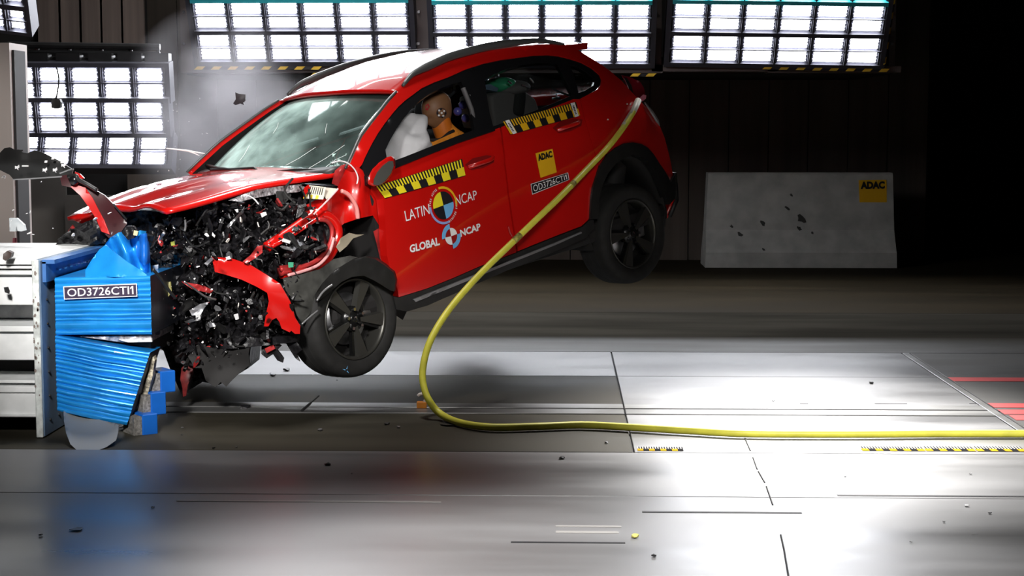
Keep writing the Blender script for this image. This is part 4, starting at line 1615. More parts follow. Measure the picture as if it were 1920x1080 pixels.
# airbag
ac = cy(757, 276, .42)
bm = bmesh.new()
bmesh.ops.create_icosphere(bm, subdivisions=4, radius=1)
for v in bm.verts:
    n_ = v.co.copy()
    w = 1 + .30 * noise.noise(n_ * 1.6 + Vector((3.1, 0, 1))) + .10 * abs(noise.noise(n_ * 4.5)) - .05 * abs(noise.noise(n_ * 9))
    v.co = Vector((n_.x * .150 * w, n_.y * .18 * w, n_.z * .175 * w))
    if v.co.z > .1: v.co.x += -.25 * (v.co.z - .1)
    v.co.x += v.co.z * -.30
bmesh.ops.translate(bm, verts=bm.verts[:], vec=ac)
obj('airbag', bm, BAG, car, True)
# belt and inner pillar trims seen through the door window
bm = bmesh.new(); tube(bm, [cy(868, 165, .66), cy(884, 205, .70), cy(893, 245, .73)], .016, 6); obj('pillar_trim', bm, mat('dim_grey_trim', (.10, .095, .10), .6), car, True)
bm = bmesh.new(); tube(bm, [cy(880, 178, .64), cy(893, 215, .68), cy(899, 242, .72)], .008, 6); obj('belt_webbing', bm, GRY, car, True)
bm = bmesh.new()
for px, py in ((868, 197), (873, 222), (858, 209)):
    bmesh.ops.create_icosphere(bm, subdivisions=2, radius=.028, matrix=Matrix.Translation(cy(px, py, .50)))
obj('shoulder_sensor', bm, mat('blue_sensor', (.05, .05, .22), .3), car, True)
for p0, p1, w in (((1000, 155), (993, 146), .006), ((1035, 166), (1048, 172), .006), ((1048, 172), (1069, 180), .007), ((1070, 181), (1059, 187), .006), ((1036, 185), (1050, 183), .008), ((1044, 184), (1043, 175), .004),
                  ((953, 152), (959, 157), .006), ((978, 159), (994, 167), .005), ((932, 136), (934, 143), .008)):
    bm = bmesh.new(); tube(bm, [cy(*p0, .55), cy(*p1, .55)], w, 6); obj('bracket', bm, CHROME, car)
# child seat in the rear
cc = cy(962, 200, .40)
cst_ = thing('child_seat', 'grey child seat with green headrest behind the rear side window', 'child seat', (0, 0, 0))
cst_.matrix_world = CAR_M
bm = bmesh.new()
q = [cy(*p, .48) for p in ((920, 180), (938, 172), (985, 170), (1005, 185), (1012, 205), (1012, 235), (928, 240))]
f = bm.faces.new([bm.verts.new(p) for p in q])
r = bmesh.ops.extrude_face_region(bm, geom=[f])
bmesh.ops.translate(bm, verts=[v for v in r['geom'] if isinstance(v, bmesh.types.BMVert)], vec=(-.05, -.36, 0))
bmesh.ops.recalc_face_normals(bm, faces=bm.faces[:]); bevel(bm, .025, 3)
obj('shell', bm, SEATG, cst_, True)
bm = bmesh.new(); bmesh.ops.create_uvsphere(bm, u_segments=20, v_segments=12, radius=1, matrix=Matrix.Translation(cy(937, 160, .36)) @ Matrix.Diagonal((.09, .13, .052, 1)))
obj('headrest', bm, GRN, cst_, True)
bm = bmesh.new()
q = [cy(*p, .46) for p in ((907, 160), (920, 158), (935, 166), (932, 172), (912, 168))]
f = bm.faces.new([bm.verts.new(p) for p in q]); r = bmesh.ops.extrude_face_region(bm, geom=[f])
bmesh.ops.translate(bm, verts=[v for v in r['geom'] if isinstance(v, bmesh.types.BMVert)], vec=(-.02, -.2, 0)); bmesh.ops.recalc_face_normals(bm, faces=bm.faces[:])
obj('headrest_edge', bm, mat('pale_blue_cushion', (.22, .32, .45), .6), cst_)
bm = bmesh.new(); bmesh.ops.create_uvsphere(bm, u_segments=18, v_segments=10, radius=1, matrix=Matrix.Translation(cy(962, 166, .42)) @ Matrix.Diagonal((.11, .12, .05, 1)))
obj('side_wing', bm, SEATG, cst_, True)

# ------------------------------------------------------------------ crash test dummy (driver)
dm_ = thing('crash_test_dummy', 'crash test dummy in orange jacket thrown forward against the white airbag in driver seat', 'dummy', (0, 0, 0))
dm_.matrix_world = CAR_M


def skinned(name, J, E, m, parent, sub=2):
    me = bpy.data.meshes.new(name)
    me.from_pydata([j[0] for j in J], E, [])
    o = bpy.data.objects.new(name, me)
    COL.objects.link(o)
    sk = o.modifiers.new('s', 'SKIN')
    for i, j in enumerate(J):
        r = j[1]
        me.skin_vertices[0].data[i].radius = r if isinstance(r, tuple) else (r, r)
        me.skin_vertices[0].data[i].use_root = (i == 0)
    ss = o.modifiers.new('u', 'SUBSURF'); ss.levels = sub; ss.render_levels = sub
    dg = bpy.context.evaluated_depsgraph_get()
    m2 = bpy.data.meshes.new_from_object(o.evaluated_get(dg))
    bpy.data.objects.remove(o)
    bpy.data.meshes.remove(me)
    m2.name = name
    return link(name, m2, m, parent, True)


x0, y0, z0 = hd
pel = Vector((x0 - .26, y0, z0 - .62))
che = Vector((x0 - .10, y0, z0 - .30))
nck = Vector((x0 - .035, y0, z0 - .115))
J = [(pel, (.15, .12)), (pel.lerp(che, .5), (.14, .11)), (che, (.17, .12)), (che.lerp(nck, .6), (.10, .09)), (nck + Vector((.015, 0, .0)), (.060, .060)), (Vector((x0, y0, z0 - .05)), (.055, .055))]
E_ = [(0, 1), (1, 2), (2, 3), (3, 4), (4, 5)]
for s in (1, -1):
    b = len(J)
    sh = che + Vector((.03, .19 * s, .055)); el = sh + Vector((.17, .04 * s, -.22)); wrr = cst + Vector((-.03, .17 * s, -.02))
    J += [(sh, .062), (sh.lerp(el, .5), .050), (el, .044), (el.lerp(wrr, .55), .038), (wrr, .030)]
    E_ += [(2, b), (b, b + 1), (b + 1, b + 2), (b + 2, b + 3), (b + 3, b + 4)]
    pb = len(J)
    J += [(wrr + Vector((.045, 0, .01)), (.040, .018))]
    E_ += [(b + 4, pb)]
    for k, ln in enumerate((.034, .040, .037, .028)):
        c = len(J)
        kn = wrr + Vector((.085, (k - 1.5) * .020, .012))
        J += [(kn, .0085), (kn + Vector((.022, 0, -ln * .7)), .008), (kn + Vector((.0, 0, -ln * 1.3)), .007)]
        E_ += [(pb, c), (c, c + 1), (c + 1, c + 2)]
    c = len(J)
    J += [(wrr + Vector((.05, -.035 * s, .0)), .010), (wrr + Vector((.07, -.045 * s, -.02)), .009)]
    E_ += [(pb, c), (c, c + 1)]
    h = len(J)
    hp = pel + Vector((.04, .10 * s, -.02)); kn = hp + Vector((.40, .04 * s, .05)); an = kn + Vector((.16, 0, -.36)); an.z = max(an.z, .50)
    J += [(hp, .085), (hp.lerp(kn, .5), .075), (kn, .058), (kn.lerp(an, .5), .052), (an, .038), (an + Vector((.12, 0, -.02)), (.04, .03))]
    E_ += [(0, h), (h, h + 1), (h + 1, h + 2), (h + 2, h + 3), (h + 3, h + 4), (h + 4, h + 5)]
skinned('body', J, E_, ORGC, dm_)
# head: a smooth moulded skull with brow, nose and chin
bm = bmesh.new()
bmesh.ops.create_uvsphere(bm, u_segments=36, v_segments=24, radius=1)
for v in bm.verts:
    x, y, z = v.co
    X, Y, Z = x * .108, y * .082, z * .105
    if z < 0:                                   # face drops to the jaw, nape tucks in
        Z *= 1.32
        X = X * (1 + .10 * z) + (.028 * -z if x > 0 else 0.02 * -z)
        Y *= 1 + .22 * z
    fx = max(0, x)
    ny = math.exp(-(y / .20) ** 2)
    X += fx ** 4 * ny * .016 * math.exp(-((z + .30) / .20) ** 2)       # nose
    X -= fx ** 4 * .010 * math.exp(-((z + .08) / .12) ** 2) * math.exp(-((abs(y) - .36) / .16) ** 2)   # eye hollows
    X += fx ** 4 * .006 * math.exp(-((z - .16) / .14) ** 2)            # brow
    X += fx ** 3 * .010 * math.exp(-((z + .86) / .2) ** 2)             # chin
    X -= fx ** 4 * .005 * math.exp(-((z + .56) / .06) ** 2) * math.exp(-(y / .35) ** 2)                # mouth
    v.co = (X, Y, Z)
HM = Matrix.Translation(hd + Vector((.005, 0, .015))) @ Matrix.Rotation(math.radians(28), 4, 'Y') @ Matrix.Rotation(math.radians(-4), 4, 'Z')
bm.transform(HM)
head = obj('head', bm, TAN, dm_, True)
# the target disc on the temple
tcn = cy(827, 211, .36)
o_, d_ = cray(827.5, 211.5)
from mathutils.bvhtree import BVHTree
bv = BVHTree.FromPolygons([v.co.copy() for v in head.data.vertices], [tuple(p.vertices) for p in head.data.polygons])
S = []


def on_head(px, py, off=.003):
    o, d = cray(px, py)
    h, n, i, ds = bv.ray_cast(o, d.normalized())
    return (h + n * off) if h is not None else None


for k, (ddx, ddy) in enumerate(((0, 0), (-4.5, -4.5), (4.5, -3.5), (-5, 4.5), (3, 5.5), (-1, -7), (1.5, 7.5), (-7.5, .5), (7, 1))):
    vs = [on_head(827.5 + ddx + 2.0 * math.cos(a), 211.5 + ddy + 2.0 * math.sin(a), .004) for a in [2 * PI * i / 8 for i in range(8)]]
    if all(v is not None for v in vs):
        bm = bmesh.new(); bm.faces.new([bm.verts.new(v) for v in vs]); obj('target_dot', bm, BKP if k > 4 else WHP, head)
vs = [on_head(827.5 + 9.5 * math.cos(a), 211.5 + 9.5 * math.sin(a), .0025) for a in [2 * PI * i / 20 for i in range(20)]]
if all(v is not None for v in vs):
    bm = bmesh.new(); bm.faces.new([bm.verts.new(v) for v in vs]); obj('target_disc', bm, mat('dark_disc', (.08, .04, .03), .5), head)
vs = [on_head(x, y, .002) for x, y in ((798, 198), (803, 194), (806, 200), (802, 207), (798, 206))]
if all(v is not None for v in vs):
    bm = bmesh.new(); bm.faces.new([bm.verts.new(v) for v in vs]); obj('face_paint', bm, mat('red_face_paint', (.40, .02, .03), .6), head)
# neck and collar
bm = bmesh.new(); tube(bm, smooth_path([Vector((x0 - .05, y0, z0 - .20)), Vector((x0 - .02, y0, z0 - .13)), Vector((x0 - .005, y0, z0 - .04))], 4), [.075, .07, .068, .066, .065, .064, .063, .062, .06], 20); obj('neck', bm, ORG, dm_, True)
bm = sheet(None, [(801, 276), (808, 268), (830, 258), (852, 248), (858, 247), (860, 254), (850, 262), (826, 272), (804, 282)], lambda x, y: dC(x, y, .56), ORGC, None, .03, .01, 15, 6)
obj('collar', bm, ORGC, dm_, True)
bm = bmesh.new(); tube(bm, smooth_path([cy(806, 262, .50), cy(826, 262, .52), cy(842, 250, .52), cy(850, 246, .5)], 4), .012, 6); obj('neck_strap', bm, DARK, dm_, True)

# ------------------------------------------------------------------ wrecked front of the car
flat = lambda y: (lambda a, b: dC(a, b, y))
sheet('wheelhouse_backdrop', [(560, 412), (600, 398), (640, 405), (720, 425), (742, 520), (742, 560), (640, 560), (560, 560), (540, 520)], flat(.42), DARK, car, .05, .03, 5, 18)  # black backdrop sheet put in for the shade inside the open wheelhouse
back = [(118, 440), (160, 416), (200, 402), (229, 396), (272, 394), (311, 399), (350, 390), (420, 374), (480, 358), (570, 345), (640, 350), (650, 410), (640, 470), (610, 560), (572, 618), (540, 645), (500, 640),
        (470, 650), (466, 690), (440, 706), (410, 722), (380, 716), (340, 740), (318, 690), (300, 640), (290, 600), (284, 520), (272, 470), (236, 432), (205, 452), (160, 466), (100, 486), (96, 470)]
sheet('engine_bay', back, lambda x, y: 9.35 + (x - 285) * .0003 + .05 * noise.noise(Vector((x * .12, y * .12, 0))), BLKM, car, .35, .30, 4.5, 7, smooth=False)
sheet('crushed_radiator', [(290, 500), (330, 440), (420, 420), (520, 470), (560, 540), (540, 620), (470, 640), (380, 690), (330, 680), (300, 610)],
      lambda x, y: 9.08 + .06 * noise.noise(Vector((x * .15, y * .15, 3))), BLKM, car, .10, .22, 8, 6, smooth=False, seed=5)
sheet('inner_wing', [(430, 400), (520, 380), (600, 390), (610, 470), (560, 500), (480, 480)], lambda x, y: 9.15 + .06 * noise.noise(Vector((x * .15, y * .15, 7))), BLKM, car, .10, .2, 7, 6, smooth=False, seed=2)
# jagged plates and ribs torn loose but still hanging on the car
def jag(bm, c, s, rnd, mi=0, flatz=.15, axes=None):
    n = rnd.randint(4, 7)
    R = Matrix.Rotation(rnd.uniform(0, 6.28), 3, 'X') @ Matrix.Rotation(rnd.uniform(0, 6.28), 3, 'Y') @ Matrix.Rotation(rnd.uniform(0, 6.28), 3, 'Z')
    asp = rnd.choice((.25, .5, .8, 1))
    top = []; bot = []
    bend = rnd.uniform(-.5, .5)
    for k in range(n):
        a = 2 * PI * (k + rnd.uniform(-.35, .35)) / n
        r = s * rnd.uniform(.5, 1)
        x, y = r * math.cos(a), r * math.sin(a) * asp
        z = bend * x * abs(x) / s
        top.append(bm.verts.new(c + R @ Vector((x, y, z)))); bot.append(bm.verts.new(c + R @ Vector((x * .95, y * .95, z - s * flatz))))
    ct = bm.verts.new(c + R @ Vector((0, 0, s * rnd.uniform(-.1, .25))))
    for k in range(n):
        j = (k + 1) % n
        bm.faces.new((top[k], top[j], ct)).material_index = mi
        bm.faces.new((top[j], top[k], bot[k], bot[j])).material_index = mi
    bm.faces.new(bot[::-1]).material_index = mi


rnd = random.Random(11)
front_poly = [(270, 470), (300, 420), (360, 400), (430, 378), (500, 370), (570, 372), (600, 400), (600, 470), (560, 520), (556, 600), (535, 632), (470, 640), (420, 690), (350, 690), (310, 640), (294, 560), (286, 500)]


def pick(poly):
    xs = [p[0] for p in poly]; ys = [p[1] for p in poly]
    while True:
        p = (rnd.uniform(min(xs), max(xs)), rnd.uniform(min(ys), max(ys)))
        if inside(p, poly): return p


bm = bmesh.new()
for k in range(1300):
    px, py = pick(front_poly)
    s = .008 + .055 * rnd.random() ** 3
    jag(bm, CAR_I @ at(px, py, rnd.uniform(8.86, 9.2)), s, rnd, rnd.choice((0, 0, 0, 0, 0, 0, 0, 0, 0, 0, 0, 0, 0, 0, 0, 1, 1, 1, 2, 3)), rnd.uniform(.05, .3))
for k in range(60):
    px, py = pick([(100, 470), (130, 440), (180, 420), (215, 425), (235, 440), (190, 455)])
    jag(bm, CAR_I @ at(px, py, rnd.uniform(9.6, 9.9)), rnd.uniform(.02, .07), rnd, rnd.choice((0, 0, 1, 1, 3)))
tag(obj('crumpled_wreckage', bm, [BLKM, BLK, GRY, REDIN], car), kind='stuff')
bm = bmesh.new()
for k in range(46):
    px, py = pick(front_poly)
    p0 = at(px, py, rnd.uniform(8.85, 9.1))
    a = rnd.uniform(0, PI)
    L_ = rnd.uniform(.04, .16)
    d = Vector((math.cos(a), rnd.uniform(-.4, .4), math.sin(a))) * L_
    m_ = d.cross(Vector((0, 1, 0))) * rnd.uniform(-.4, .4)
    tube(bm, [CAR_I @ p for p in smooth_path([p0, p0 + d * .5 + m_, p0 + d], 3)], rnd.uniform(.003, .008), 5)
tag(obj('torn_wiring', bm, BLK, car), kind='stuff')

# named pieces of the front
RW = random.Random(3)
sheet('torn_wing_skin', [(397, 482), (432, 484), (468, 496), (501, 516), (525, 532), (544, 565), (554, 597), (563, 611), (562, 626), (553, 626), (546, 620), (543, 623), (528, 616), (524, 604), (518, 596), (510, 600), (503, 612), (495, 612),
                         (499, 588), (504, 565), (501, 549), (480, 537), (452, 524), (419, 514), (403, 510)], lambda x, y: 8.80 + .00035 * abs(x - 500) + .0003 * (y - 480), RED, car, .012, .05, 4, 9)
sheet('wing_remains', [(632, 354), (640, 335), (647, 320), (653, 305), (670, 312), (680, 320), (689, 343), (720, 371), (725, 440), (716, 431), (699, 404), (671, 410), (645, 419), (634, 429), (622, 414), (600, 404), (585, 402),
                       (570, 408), (560, 400), (566, 388), (590, 376), (612, 372)], lambda x, y: dC(x, y, .80) + .05 * math.sin(x * .09) * (1 if x < 690 else 0), RED, car, .02, .06, 6, 8)


STRIP = [(397, 482), (468, 496), (525, 532), (554, 597), (563, 626), (495, 612), (504, 565), (480, 537), (403, 510)]


def beam_px(name, pts, y, r, m, n=10, parent=car):
    bm = bmesh.new()
    tube(bm, smooth_path([cy(a, b, (y if not isinstance(y, (list, tuple)) else y[i])) for i, (a, b) in enumerate(pts)], 5), r, n)
    o = obj(name, bm, m, parent, True)
    return o


beam_px('apron_rail', [(600, 396), (575, 412), (550, 430), (522, 449), (500, 464)], .80, .030, RED)
beam_px('apron_ridge', [(604, 404), (580, 420), (556, 436), (530, 452), (510, 462)], .84, .012, RED)
beam_px('strut_ring', [(588, 405), (606, 403), (622, 412), (632, 430), (630, 452), (620, 474), (604, 492), (580, 505), (552, 512), (528, 512)], .82, .032, RED)
beam_px('strut_ring_lip', [(596, 412), (612, 414), (622, 428), (621, 450), (610, 472), (594, 488), (572, 498), (545, 503), (526, 505)], .86, .013, REDIN)
beam_px('apron_flange', [(626, 446), (617, 474), (598, 496), (570, 508), (540, 516)], .88, .009, mat('pale_pink_edge', (.75, .35, .35), .3))
beam_px('cross_member', [(525, 508), (545, 506), (566, 508), (580, 510)], .84, .030, REDIN)
beam_px('arch_flange', [(640, 358), (652, 364), (662, 376), (669, 392), (671, 410)], .86, .012, mat('red_edge_highlight', (.85, .30, .28), .2))  # highlight arc along the bent edge, painted as paler red
beam_px('bent_rod', [(634, 354), (616, 374), (600, 390), (588, 402)], .90, .005, mat('pink_rod', (.8, .5, .5), .3))
beam_px('loose_wire', [(622, 306), (636, 302), (652, 306), (665, 318), (671, 333), (669, 345)], .86, .004, WHP)
beam_px('loose_wire', [(460, 365), (475, 372), (485, 383)], .85, .004, WHP)
sheet('pillar_edge', [(700, 434), (710, 428), (720, 446), (725, 480), (733, 506), (741, 530), (735, 528), (722, 508), (712, 482), (706, 456)], flat(.80), REDIN, car, .05, .02, 9, 7)
sheet('wheel_arch_liner', [(592, 568), (590, 553), (604, 531), (620, 514), (640, 499), (660, 487), (684, 482), (704, 486), (722, 498), (738, 511), (742, 526), (739, 547), (731, 544), (718, 536), (700, 525), (682, 517), (660, 519), (640, 529),
                           (620, 546), (604, 560)], flat(.925), BLK, car, .10, .01, 5, 8)
sheet('torn_liner', [(530, 522), (560, 516), (600, 504), (625, 486), (655, 480), (672, 484), (640, 502), (612, 528), (594, 560), (580, 590), (566, 606), (556, 590), (548, 560), (536, 545)], flat(.86), mat('dusty_black_liner', (.055, .055, .05), .6, noise_amt=.5, scale=12), car, .03, .04, 6, 8)
beam_px('liner_edge_strip', [(594, 564), (604, 549), (614, 540), (623, 534)], .95, .006, SILV)
beam_px('liner_edge_strip', [(566, 608), (580, 595), (596, 582)], .93, .005, SILV)
bm = bmesh.new()
c = at(599, 442, (CAR_M @ cy(599, 442, .74)).y)
dd = (CAMP - c).normalized()
Rm = dd.to_track_quat('Y', 'Z').to_matrix().to_4x4()
Rm.translation = c
prof = [(.001, .03), (.03, .032), (.045, .02), (.060, .02), (.070, .01), (.072, -.03), (.072, -.2)]
lathe(bm, prof, 24); bm.transform(CAR_I @ Rm)
obj('strut_mount', bm, BLKM, car, True)
sheet('gearbox_fragment', [(533, 452), (543, 448), (556, 450), (566, 456), (574, 464), (570, 472), (560, 470), (556, 478), (548, 472), (542, 476), (539, 464)], flat(.86), mat('light_grey_casting', (.30, .31, .34), .5, noise_amt=.4, scale=20), car, .05, .05, 14, 5)
sheet('white_block', [(530, 447), (545, 452), (543, 457), (529, 453)], flat(.92), WHT, car, .02, 0, 1, 6)
sheet('white_block', [(566, 442), (574, 444), (572, 452), (560, 450)], flat(.92), WHT, car, .02, 0, 1, 6)
sheet('green_connector', [(540, 492), (550, 492), (550, 501), (541, 502)], flat(.92), mat('green_plug', (.08, .42, .25), .4), car, .02, 0, 1, 6)
sheet('bent_bracket', [(630, 463), (639, 446), (654, 437), (668, 440), (682, 440), (662, 447), (650, 462), (637, 473)], flat(.88), mat('beige_bracket', (.30, .26, .19), .6), car, .02, .03, 10, 5)
sheet('pillar_foot', [(724, 560), (736, 552), (748, 560), (762, 585), (755, 600), (740, 590)], flat(.70), BLK, car, .05, 0, 1, 8)
sheet('heat_shield', [(428, 376), (452, 366), (480, 356), (520, 350), (560, 346), (574, 352), (560, 360), (520, 364), (480, 371), (450, 378)], flat(.70), mat('perforated_foil', (.45, .43, .45), .35, .6, noise_amt=.95, scale=45, bump=.6), car, .02, .03, 16, 6)
Q = ((577, 347), (611, 351), (606, 374), (568, 372))
bmr = print_bm([(*rect(0, 0, 1, 1, 2), 0)] + [(*rect(u, .0, u + .14, .30), 1) for u in (.0, .3, .6)] + [(*rect(.06 + k * .11, .36, .11 + k * .11, .95), 2) for k in range(8)],
               lambda u, v: CAR_I @ at(*quad_px(Q, u, v), dC(590, 360, .86) - .004 * (1 if v not in (0, 1) or u not in (0, 1) else 0)))
obj('torn_scale', bmr, [mat('cream_print', (.80, .74, .55), .5), YEL, BKP], car)
sheet('torn_paper', [(606, 351), (634, 354), (624, 366), (612, 374), (606, 366)], flat(.87), mat('cream_paper', (.85, .80, .68), .6), car, .004, .02, 20, 6)
sheet('red_fragment', [(569, 371), (570, 352), (578, 346), (582, 352)], flat(.86), RED, car, .01, 0, 1, 6)
sheet('hinge_remains', [(628, 320), (640, 310), (652, 306), (660, 330), (662, 348), (640, 352), (622, 344)], flat(.74), REDIN, car, .04, .05, 14, 6)
sheet('torn_undertray', [(352, 668), (372, 646), (410, 656), (440, 648), (470, 640), (466, 664), (469, 684), (450, 699), (436, 712), (424, 725), (414, 716), (404, 726), (386, 714), (378, 690), (366, 690)], lambda x, y: 8.92 + .0004 * (x - 400), DARK, car, .012, .06, 5, 9)
sheet('hanging_fragment', [(490, 648), (510, 640), (528, 648), (520, 656), (532, 672), (530, 680), (520, 676), (512, 664), (500, 672), (490, 664)], lambda x, y: 9.0, BLKM, car, .02, .05, 12, 6)
sheet('hanging_fragment', [(534, 640), (556, 640), (566, 656), (556, 664), (562, 678), (554, 672), (546, 660)], lambda x, y: 9.0, BLKM, car, .02, .05, 12, 6, seed=3)
sheet('red_crossbeam_end', [(496, 654), (512, 646), (516, 654), (500, 662)], lambda x, y: 8.97, REDIN, car, .03, .02, 12, 5)
sheet('bent_lower_beam', [(340, 690), (352, 680), (362, 686), (360, 704), (352, 722), (349, 742), (343, 744), (342, 728), (338, 712)], lambda x, y: 9.12, mat('dark_red_metal', (.12, .012, .012), .5, noise_amt=.6, scale=20), car, .03, .05, 9, 6)
sheet('lower_grille', [(400, 640), (440, 630), (500, 634), (560, 628), (562, 640), (500, 648), (450, 652), (410, 656)], lambda x, y: 8.95, BLKM, car, .05, .08, 9, 7)
for px, m, nm in (([(355, 582), (375, 570), (392, 566), (384, 576), (376, 590), (360, 592)], ALU, 'torn_foil'), ([(345, 603), (372, 594), (378, 590), (376, 600), (352, 606)], STEEL, 'metal_sliver'), ([(366, 586), (374, 582), (376, 598), (368, 600)], WHT, 'white_block'),
                  ([(425, 424), (450, 398), (458, 388), (457, 398), (440, 414), (428, 428)], STEEL, 'metal_sliver'), ([(296, 450), (306, 434), (302, 430), (308, 432), (310, 438), (299, 452)], STEEL, 'metal_sliver'),
                  ([(455, 490), (470, 478), (482, 462), (492, 460), (492, 474), (476, 486), (462, 494)], REDIN, 'crumpled_flange'), ([(383, 494), (396, 482), (400, 486), (388, 498)], ALU, 'metal_sliver'), ([(423, 482), (430, 480), (433, 486), (425, 487)], WHT, 'white_block'),
                  ([(286, 498), (297, 496), (296, 504), (288, 509)], WHT, 'white_block'), ([(488, 400), (498, 397), (500, 403), (491, 408)], WHT, 'white_block'), ([(320, 454), (327, 452), (328, 460), (321, 461)], mat('lime_plastic', (.5, .55, .1), .5), 'lime_clip'),
                  ([(312, 530), (320, 528), (322, 546), (316, 556), (311, 545)], mat('olive_plastic', (.22, .2, .06), .5), 'hose_piece'), ([(340, 528), (380, 535), (400, 545), (394, 550), (360, 542)], REDIN, 'crumpled_flange'), ([(438, 590), (446, 588), (448, 598), (442, 600)], WHT, 'white_block'),
                  ([(390, 604), (402, 606), (404, 612), (394, 614)], ALU, 'torn_foil')):
    sheet(nm, px, lambda x, y: 8.80, m, car, .012, .03, 25, 4)
beam_px('broken_pipe', [(286, 505), (300, 520), (318, 546), (330, 560)], .95, .008, BLK)
beam_px('broken_pipe', [(345, 528), (365, 542), (385, 556), (405, 562)], .92, .005, STEEL)
beam_px('hanging_cable', [(347, 412), (348, 424), (346, 434)], .80, .006, GRY)
# far side of the nose
sheet('far_wing', [(140, 414), (176, 400), (200, 408), (226, 420), (222, 442), (205, 446), (185, 436), (165, 424)], lambda x, y: 9.75, RED, car, .03, .08, 6, 7)
sheet('far_wing_glint', [(140, 411), (160, 398), (182, 391), (184, 398), (165, 404), (150, 410)], lambda x, y: 9.7, WHT, car, .01, .02, 6, 5)  # white sheet stands in for light reflected on the far wing
sheet('far_wing_glint', [(188, 420), (202, 416), (204, 424), (196, 424)], lambda x, y: 9.7, WHT, car, .01, .02, 6, 5)  # second, smaller reflection made as a white sheet

# ================================================================== LOOSE THINGS
# torn bumper flung over the barrier
bp = thing('torn_bumper', 'black torn bumper cover with red painted end flying over the barrier at left', 'bumper', at(120, 330, 9.15))
bm = sheet(None, [(-6, 292), (8, 278), (18, 276), (26, 280), (44, 281), (40, 285), (52, 287), (64, 282), (78, 285), (100, 296), (116, 304), (130, 314), (137, 318), (134, 330), (118, 331), (80, 336), (26, 337), (18, 328), (-6, 316)],
           lambda x, y: 9.2 - .0006 * (x - 60) + .001 * abs(y - 305), BLK, None, .012, .05, 5, 8, local=False)
obj('cover', bm, BLK, bp)
bm = sheet(None, [(112, 330), (134, 326), (144, 329), (160, 343), (178, 356), (196, 366), (210, 380), (224, 396), (237, 410), (238, 420), (226, 436), (214, 444), (204, 446), (190, 432), (182, 412), (168, 388), (152, 366), (136, 352), (116, 348)],
           lambda x, y: 9.12 + .0008 * (x - 120), BLK, None, .014, .03, 5, 8, local=False)
obj('end_piece', bm, [mat('black_red_skin', (.05, .012, .014), .25, coat=.6)], bp)
bm = sheet(None, [(132, 350), (144, 347), (160, 352), (174, 372), (186, 396), (196, 414), (206, 440), (190, 434), (181, 412), (166, 388), (150, 366)], lambda x, y: 9.10 + .0008 * (x - 120), RED, None, .006, .03, 5, 8, local=False)
obj('painted_skin', bm, RED, bp)
bm = sheet(None, [(140, 322), (150, 326), (158, 334), (150, 336), (143, 330)], lambda x, y: 9.11, RED, None, .01, .01, 5, 5, local=False); obj('painted_chip', bm, RED, bp)
bm = bmesh.new(); tube(bm, [at(24, 337, 9.13), at(70, 334, 9.13), at(116, 331, 9.12)], .004, 5); tube(bm, [at(112, 325, 9.12), at(128, 319, 9.11), at(138, 317, 9.11)], .004, 5)
obj('bright_edge', bm, SILV, bp)
bm = bmesh.new(); tube(bm, smooth_path([at(128, 331, 9.1), at(142, 329, 9.08), at(146, 336, 9.08), at(164, 346, 9.1), at(182, 357, 9.1)], 3), .012, 6); obj('trim_rod', bm, BLK, bp, True)
bm = bmesh.new(); tube(bm, [at(212, 382, 9.14), at(225, 397, 9.15), at(237, 411, 9.16)], .005, 5)
obj('trim_rod', bm, BLK, bp)
for k, (x, y) in enumerate(((32, 314), (84, 319), (103, 319), (119, 310), (116, 304), (86, 303), (99, 297))):
    bm = sheet(None, [(x - 4, y - 3), (x, y - 2), (x + 3, y - 5), (x + 4, y), (x + 1, y + 2), (x + 2, y + 5), (x - 2, y + 1), (x - 4, y + 3)] if k < 4 else [(x - 2, y - 2), (x + 3, y - 2), (x + 2, y + 2), (x - 3, y + 2)], lambda a, b: 9.1, WHT, None, .01, .01, 20, 4, local=False)
    obj('snapped_clip', bm, WHT, bp)
bm = sheet(None, [(41, 310), (53, 310), (53, 312.5), (41, 312.5)], lambda a, b: 9.1, WHT, None, .01, 0, 1, 5, local=False); obj('snapped_clip', bm, WHT, bp)
bm = bmesh.new(); c = at(137, 338, 9.07); lathe(bm, [(.001, .0), (.02, 0), (.026, -.01), (.026, -.05)], 14); bm.transform(Matrix.Translation(c) @ Matrix.Rotation(PI, 4, 'Z')); obj('sensor', bm, BLKG, bp, True)

# hose
hp = [(1196, 190, 11.30), (1188, 208, 11.22), (1168, 240, 11.08), (1140, 276, 10.86), (1100, 318, 10.52), (1050, 369, 10.15), (1000, 417, 9.90), (950, 465, 9.72), (900, 514, 9.54), (856, 563, 9.36), (826, 604, 9.22), (804, 646, 9.10), (793, 690, 9.02),
      (794, 722, 8.96), (804, 750, 8.90), (826, 776, 8.86)]
hpts = [at(x, y, min(Y, (CAR_M @ cs(x, y, .03)).y if y < 480 else Y)) for x, y, Y in hp] + [on_floor(x, y, .024) for x, y in ((864, 793), (920, 801), (1000, 800), (1090, 797), (1180, 801), (1300, 808), (1400, 813), (1600, 814), (1760, 813), (1940, 813), (2200, 812))]
hs = thing('hose', 'yellow hose looping from the car tail down to the bright floor', 'hose', on_floor(1300, 808))
bm = bmesh.new(); tube(bm, smooth_path(hpts, 8), .0195, 12); obj('tube', bm, HOSE, hs, True)
bm = bmesh.new(); a, b = hpts[0], hpts[1]; tube(bm, [a + (a - b) * .1, a.lerp(b, .9), a.lerp(hpts[2], .95)], [.022, .0215, .021], 12); obj('pale_sleeve', bm, mat('pale_sleeve', (.75, .74, .62), .5), hs, True)
WRAPM = mat('dirty_yellow', (.32, .28, .05), .6, noise_amt=.7, scale=40)
sp2 = smooth_path(hpts, 8)
